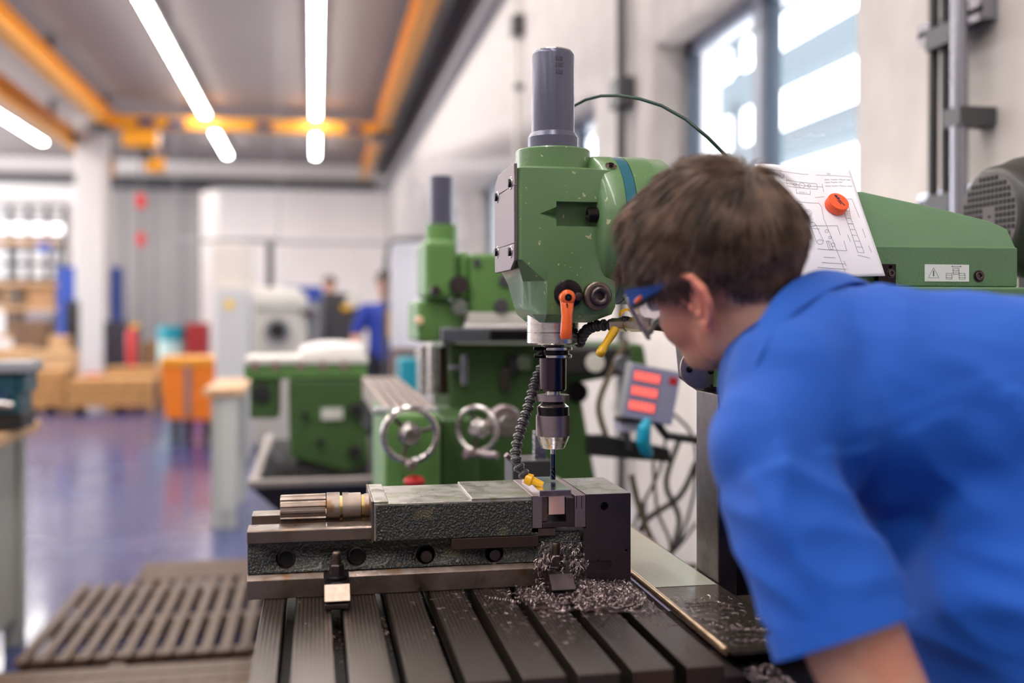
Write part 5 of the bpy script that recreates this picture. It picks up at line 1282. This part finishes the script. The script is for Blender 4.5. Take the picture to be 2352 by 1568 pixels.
# --- two distant workers
def worker(px, py_top, Y, label, shirt_m, pants_m, hairc, cut_h=0, pose=0):
    p = at(px, py_top, Y=Y); r = thing('person', Vector((p.x, Y, 0)), label, 'person'); Hh_ = p.z; k = Hh_/1.75; X_ = p.x
    def Q(x, y, z): return (X_+x*k, Y+y*k, z*k)
    b2 = MB(); b2.ell(Q(0, 0, 1.63), (.076*k, .09*k, .115*k)); b2.cap(Q(0, 0, 1.45), .05*k, Q(0, 0, 1.56), .045*k); b2.cap(Q(0, .01, 1.05), .13*k, Q(0, 0, 1.32), .13*k)
    for s in (-1, 1):
        el = Q(s*.27, -.02, 1.13); wr = Q(s*.24-.02, -.22, 1.02)
        b2.cap(Q(s*.19, 0, 1.39), .05*k, el, .042*k); b2.cap(el, .04*k, wr, .028*k)
        b2.ell(Q(s*.235-.02, -.28, 1.01), (.035*k, .05*k, .018*k))
        for f in range(4): b2.cap(Q(s*.235-.045+.017*f, -.31, 1.01), .008*k, Q(s*.235-.045+.017*f, -.36, .99), .007*k)
        b2.cap(Q(s*.235-.02-s*.03, -.26, 1.01), .009*k, Q(s*.235-.02-s*.05, -.31, 1.0), .008*k)
        b2.cap(Q(s*.09, 0, .9), .08*k, Q(s*.10, 0, .5), .055*k); b2.cap(Q(s*.10, 0, .5), .052*k, Q(s*.10, 0, .1), .04*k)
    b2.ell(Q(0, -.09, 1.62), (.014*k, .018*k, .02*k))
    bo = b2.build('body', skinm, r); remesh(bo, .014, 3)
    s2 = MB(); s2.cap(Q(0, .01, 1.02), .155*k, Q(0, .0, 1.33), .145*k); s2.cap(Q(-.16, 0, 1.38), .07*k, Q(.16, 0, 1.38), .07*k)
    for s in (-1, 1): s2.cap(Q(s*.17, 0, 1.39), .068*k, Q(s*.255, -.01, 1.20), .06*k)
    so_ = s2.build('shirt', shirt_m, r); remesh(so_, .016, 3)
    t2 = MB(); t2.cap(Q(-.06, .01, .95), .12*k, Q(.06, .01, .95), .12*k)
    for s in (-1, 1): t2.cap(Q(s*.09, 0, .9), .10*k, Q(s*.10, 0, .5), .075*k); t2.cap(Q(s*.10, 0, .5), .075*k, Q(s*.10, 0, .09), .06*k)
    to_ = t2.build('trousers', pants_m, r); remesh(to_, .016, 2)
    for s in (-1, 1):
        fo = MB().ell(Q(s*.10, -.06, .045), (.05*k, .13*k, .045*k)).build('shoe', black, r)
    h2_ = MB(); h2_.ell(Q(0, .015, 1.67), (.085*k, .098*k, .095*k)); ho = h2_.build('hair', hairc, r)
    for s in (-1, 1): MB().ell(Q(s*.03, -.082, 1.645), .009*k).build('eye', inkd, r)
    return r
wk = worker(884, 622, 9.8, 'distant person in a blue shirt standing at a dark machine beside the white curtain', mat('royal_cloth', (30, 56, 150), .8), mat('black_cloth', (30, 30, 38), .85), scalpm)
MB().box(wk.location.x+.01, wk.location.x+.10, 9.8-.172, 9.8-.15, 1.15, 1.42).build('yellow_print', mat('yellow_print', (214, 160, 60), .6), wk)
worker(757, 634, 14.2, 'distant person mostly hidden behind the dark grey machine, only dark hair visible', mat('grey_cloth', (70, 70, 84), .8), mat('black_cloth', (30, 30, 38), .85), scalpm)
# --- white curtain and its rail
cu = thing('white_curtain', Vector((at(930, 0, Y=7.5).x, 7.5, at(930, 800, Y=7.5).z)), 'white hanging curtain on a dark rail left of the second milling machine', 'curtain')
m_ = MB(); n_ = 40; a_ = at(896, 556, Y=7.5); c_ = at(976, 556, Y=7.5); b_ = at(900, 800, Y=7.5)
m_.loft([[Vector((a_.x+(c_.x-a_.x)*i/n_, 7.5+.02*math.sin(i*1.1)+dy, z)) for i in range(n_+1)]+[Vector((a_.x+(c_.x-a_.x)*i/n_, 7.51+.02*math.sin(i*1.1)+dy, z)) for i in range(n_, -1, -1)] for z, dy in ((b_.z, 0), (a_.z, 0))])
m_.build('curtain_sheet', mat('white_curtain_cloth', (250, 250, 255), .8), cu)
MB().tube([at(885, 700, Y=7.45), at(886, 600, Y=7.45), at(893, 560, Y=7.45), at(910, 549, Y=7.45), at(980, 548, Y=7.45)], .016, 10).build('curtain_rail', greyd, cu)
MB().box(at(880, 0, Y=7.44).x, at(890, 0, Y=7.44).x, 7.42, 7.47, 0, at(880, 690, Y=7.44).z).build('rail_post', greyd, cu)
op = thing('overhead_pipe', (0, 13, at(0, 547, Y=13).z), 'thin grey pipe running across in front of the pale back wall', 'pipe')
MB().cyl((at(400, 0, Y=13).x, 13, at(0, 547, Y=13).z), (XW-.002, 13, at(0, 547, Y=13).z), .022, n=10).build('tube', greyf, op)
for px in (404, 640): x_ = at(px, 0, Y=13).x; MB().cyl((x_, 13, at(0, 547, Y=13).z), (x_, 13, CZ), .005, n=8).build('hanger', greyf, op)
tag(B('teal_bin', tealp, None, 918, 822, 962, 850, 6.5, .3, .02, floor=True), 'turquoise bin left of the second milling machine', 'bin')
tag(B('brown_crate', mat('brown_crate', (110, 78, 60), .6), None, 905, 795, 958, 850, 8.2, .4, .01, floor=True), 'brown crate behind the turquoise bin', 'crate')

# --- orange cart
ct = thing('orange_cart', Vector((at(455, 0, Y=11.4).x, 11.7, .0)), 'orange sheet metal cart on casters left of the pale workbench', 'cart')
zb_ = at(370, 962, Y=11.4).z
MB().hexa([at(380, 962, Y=11.4), at(488, 966, Y=11.4), at(488, 966, Y=11.4)+Vector((0, .6, 0)), at(380, 962, Y=11.4)+Vector((0, .6, 0)), at(370, 838, Y=11.4), at(540, 838, Y=11.4), at(540, 838, Y=11.4)+Vector((0, .7, 0)), at(370, 838, Y=11.4)+Vector((0, .7, 0))]).build('hopper', cartm, ct, bevel=.01)
B('rim', crane, ct, 366, 822, 544, 840, 11.38, .75, .01); B('strap', plate, ct, 424, 840, 438, 955, 11.38, .015, .002)
B('push_handle', mat('petrol_blue', (30, 70, 90), .5), ct, 534, 822, 556, 850, 11.5, .3)
for px in (400, 430, 475):
    c_ = at(px, 985, Y=11.5); cs = MB().cyl((c_.x-.03, 11.6, .075), (c_.x+.03, 11.6, .075), .074).build('caster_wheel', black, ct); MB().box(c_.x-.04, c_.x+.04, 11.56, 11.64, .09, zb_).build('caster_fork', steeld, cs)
# --- pale workbench with wooden top
def bench(Yb, pl_, pr_, pt, label, x_ext=0, legs=(0, 1), leg_w=.07, dep=.7, th=.045):
    a_ = at(pl_, pt, Y=Yb); c_ = at(pr_, pt, Y=Yb); xa_, xb_ = a_.x-x_ext, c_.x; z = a_.z
    r = thing('workbench', Vector(((xa_+xb_)/2, Yb+dep/2, 0)), label, 'workbench', 'workbenches with wooden tops')
    MB().box(xa_, xb_, Yb, Yb+dep, z-th, z).build('worktop', benchtop, r, bevel=.004)
    for lx in (xa_+.05, xb_-.05-leg_w):
        for ly in (Yb+.04, Yb+dep-.04-leg_w): MB().box(lx, lx+leg_w, ly, ly+leg_w, 0, z-th).build('leg', mat('bench_grey', (178, 180, 172), .5), r, bevel=.003)
    MB().box(xa_+.12, xb_-.12, Yb+dep-.1, Yb+dep-.06, z-.30, z-th-.002).build('rear_rail', greyf, r)
    return r, z
wb, zw = bench(6.9, 466, 560, 893, 'pale workbench with a wooden top right of the orange cart', dep=1.1)
MB().box(at(508, 0, Y=6.95).x, at(545, 0, Y=6.95).x, 6.93, 7.3, .12, zw-.06).build('drawer_unit', mat('bench_grey2', (196, 196, 188), .5), wb, bevel=.004)
lb, zl_ = bench(4.15, -120, -2, 1004, 'workbench with a brown wooden top at the left edge of the picture', x_ext=1.2, dep=.6)
MB().box(at(-260, 0, Y=4.2).x, at(-40, 0, Y=4.2).x, 4.2, 4.7, .12, zl_-.05).build('cupboard', mat('bench_grey', (178, 180, 172), .5), lb, bevel=.004)
bv = thing('bench_vise', Vector((at(15, 0, Y=4.4).x, 4.45, zl_)), 'teal bench vise with bright jaws on the left workbench', 'vise')
YV2 = 4.3
B('vise_base', black, bv, -40, 950, 50, 988, YV2, .2).location.z = 0
B('vise_body', mat('teal_vise', (34, 84, 98), .4), bv, -30, 858, 42, 955, YV2, .22, .02); B('vise_jaw', greyf, bv, -30, 832, 62, 858, YV2-.03, .25, .008)
B('moving_jaw', mat('teal_vise', (34, 84, 98), .4), bv, 40, 858, 56, 905, YV2, .2, .01)
disc('screw_boss', mat('teal_dark', (16, 60, 84), .4), bv, 5, 905, 22, YV2-.01, .05); MB().cyl(at(-40, 922, Y=YV2-.08), at(30, 930, Y=YV2-.08), .011).build('handle_bar', steel, bv)
# --- duckboards
def duckboard(x0_, x1_, y0_, y1_, along, period, wd, label, z0=.0, hh=.045):
    r = thing('duckboard', Vector(((x0_+x1_)/2, (y0_+y1_)/2, z0)), label, 'duckboard', 'wooden duckboards on the floor')
    i = 0
    if along == 'y':
        for t in (0, .5, 1):
            yy_ = y0_+.06+(y1_-y0_-.18)*t; MB().box(x0_, x1_, yy_, yy_+.06, z0+.001, z0+hh-.02).build('cross_bearer', duck, r)
        x = x0_
        while x+wd <= x1_+.001: MB().box(x, x+wd, y0_, y1_, z0+hh-.02, z0+hh).build('slat', duck, r, bevel=.004); x += period
    else:
        for t in (0, .5, 1):
            xx = x0_+.06+(x1_-x0_-.18)*t; MB().box(xx, xx+.06, y0_, y1_, z0+.001, z0+hh-.02).build('cross_bearer', duck, r)
        y = y0_
        while y+wd <= y1_+.001: MB().box(x0_, x1_, y, y+wd, z0+hh-.02, z0+hh).build('slat', duck, r, bevel=.004); y += period
zd = .09
pA = at(180, 1340, Z=zd); pB = at(40, 1520, Z=zd)
duckboard((pA.x+pB.x)/2, -.12, pB.y, pA.y+.0, 'y', .0735, .043, 'wooden duckboard with slats running away from the viewer', hh=zd)
pC = at(338, 1288, Z=zd); 
duckboard(pC.x, .05, pA.y+.02, pC.y, 'x', .075, .06, 'wooden duckboard farther back with slats running sideways', hh=zd)
duckboard(pB.x-.25, -.12, pB.y-.42, pB.y-.015, 'x', .105, .095, 'nearest wooden duckboard of broad boards along the bottom edge of the picture', hh=zd)

# --- far left: pallets, crates, boxes, bins
def crate(px0, px1, pt, pb, Y, label, m_a, dep=.8, floor=True, slats=3, name='wooden_crate'):
    a_ = at(px0, pt, Y=Y); c_ = at(px1, pt, Y=Y); zb2 = 0 if floor else at(px0, pb, Y=Y).z
    r = thing(name, Vector(((a_.x+c_.x)/2, Y+dep/2, zb2)), label, 'crate', 'wooden crates on the floor'); hh = a_.z-zb2
    MB().box(a_.x+.02, c_.x-.02, Y+.02, Y+dep-.02, zb2+.1 if floor else zb2, a_.z-.01).build('load', m_a, r)
    for k in range(slats):
        z = zb2+.1+(hh-.1)*k/slats; MB().box(a_.x, c_.x, Y, Y+.019, z, z+(hh-.1)/slats*.8).build('board', ywood, r)
    for k in range(3):
        x = a_.x+(c_.x-a_.x-.1)*k/2; MB().box(x, x+.1, Y, Y+dep, zb2, zb2+.099).build('pallet_block', bwood, r)
    MB().box(a_.x, c_.x, Y, Y+dep, a_.z-.02, a_.z).build('top_board', ywood, r)
    return r
crate(152, 352, 872, 935, 15.2, 'long low wooden crate on the floor in front of the white column', bwood)
crate(40, 148, 850, 938, 15.4, 'wooden crate left of the long low crate', bwood)
crate(240, 372, 846, 885, 16.5, 'flat pale wooden crate behind the long low crate', ywood, slats=2, dep=.6)
def carton(px0, px1, pt, pb, Y, label, m_a, dep=.5, name='cardboard_box', cat='box', onfloor=True):
    a_ = at(px0, pt, Y=Y); c_ = at(px1, pt, Y=Y); zb2 = 0 if onfloor else at(px0, pb, Y=Y).z
    return tag(MB().box(a_.x, c_.x, Y, Y+dep, zb2, a_.z).build(name, m_a, bevel=.01), label, cat, {'cardboard_box': 'boxes at the far left'}.get(name))
cb1 = mat('cardboard', (164, 120, 80), .7, var=.12); cb2 = mat('brown_box', (112, 86, 66), .7, var=.1); cb3 = mat('light_cardboard', (200, 160, 116), .7, var=.1)
carton(-20, 60, 800, 900, 17.2, 'light cardboard box at the left edge behind the teal bench vise', cb3)
carton(62, 168, 806, 900, 17.0, 'wide light cardboard box in front of the white column, left of it', cb3)
carton(28, 105, 735, 806, 18.2, 'tall brown box standing behind the wide light cardboard box', cb2)
carton(112, 150, 772, 800, 17.9, 'small crumpled pale box beside the tall brown box', cb3)
carton(150, 168, 690, 850, 19.0, 'black bin half hidden by the left side of the white column', black, name='black_bin', cat='bin')
carton(238, 292, 738, 850, 19.5, 'dark grey wheeled bin just right of the white column', mat('bin_anthracite', (54, 52, 66), .5), name='waste_bin', cat='bin')
carton(322, 362, 785, 850, 19.0, 'small wooden box between the fire extinguisher and the turquoise drum', bwood, name='wooden_box')
fe = thing('fire_extinguisher', Vector((at(303, 0, Y=18.4).x, 18.4, 0)), 'red fire extinguisher standing right of the dark wheeled bin', 'fire extinguisher')
p = at(303, 850, Y=18.4); q = at(303, 752, Y=18.4)
MB().lathe((p.x, 18.4, 0), (0, 0, 1), [(0, .09), (q.z*.9, .09), (q.z, .04)], 24).build('cylinder', redm, fe)
MB().box(p.x-.02, p.x+.12, 18.37, 18.43, q.z, q.z+.06).build('valve_head', yellow, fe); MB().tube([(p.x+.1, 18.4, q.z+.03), (p.x+.14, 18.38, q.z*.7), (p.x+.12, 18.36, q.z*.4)], .012).build('hose', black, fe)
dr_ = thing('plastic_drum', Vector((at(394, 0, Y=17.5).x, 17.5, 0)), 'white and turquoise drum standing behind the orange cart', 'drum')
p = at(394, 828, Y=17.5); tp = at(394, 748, Y=17.5)
MB().cyl((p.x, 17.5, 0), (p.x, 17.5, tp.z*.8), .21).build('drum_body', mat('pale_turquoise', (176, 204, 204), .5), dr_); MB().cyl((p.x, 17.5, tp.z*.8), (p.x, 17.5, tp.z), .215).build('drum_lid', tealp, dr_)
carton(426, 476, 742, 822, 17.3, 'dark red box right of the turquoise drum', mat('dark_red', (150, 30, 36), .5), name='red_bin', cat='bin')
carton(132, 274, 612, 735, 21.0+1.3, 'blue cabinet behind the white column, showing on both sides of it', bluem, name='blue_cabinet', cat='cabinet', dep=.4)
# shelves at the far left
shf = thing('storage_shelf', Vector((at(40, 0, Y=25).x, 25.4, 0)), 'tall wooden storage shelf at the far left under the bright windows', 'shelf')
xa_, xb_ = at(-160, 0, Y=25).x, at(134, 0, Y=25).x
for py in (550, 648, 705, 770): 
    z = at(0, py, Y=25).z; MB().box(xa_, xb_, 25, 25.7, z-.08, z).build('board', ywood, shf)
for t in (0, .33, .66, 1): MB().box(xa_+(xb_-xa_-.08)*t, xa_+(xb_-xa_-.08)*t+.08, 25.02, 25.1, 0, at(0, 550, Y=25).z-.081).build('post', greyd, shf)
MB().box(xa_, xb_, 25.6, 25.65, at(0, 700, Y=25).z, at(0, 650, Y=25).z).build('back_panel', bwood, shf)
for k, (p0, p1, t0, b0, mm, lb_) in enumerate(((2, 60, 652, 704, bwood, 'brown box on the left of the upper shelf board'), (64, 128, 660, 704, cb1, 'cardboard box on the right of the upper shelf board'), (10, 50, 712, 769, cb2, 'dark box on the lower shelf board'), (56, 120, 716, 769, mat('grey_boxes', (150, 140, 146), .6), 'grey box on the lower shelf board'))):
    carton(p0, p1, t0, b0, 25.12, lb_, mm, dep=.4, onfloor=False)
carton(84, 118, 558, 578, 24.94, 'small blue sign hanging under the top shelf board', bluem, name='blue_sign', cat='sign', dep=.05, onfloor=False)
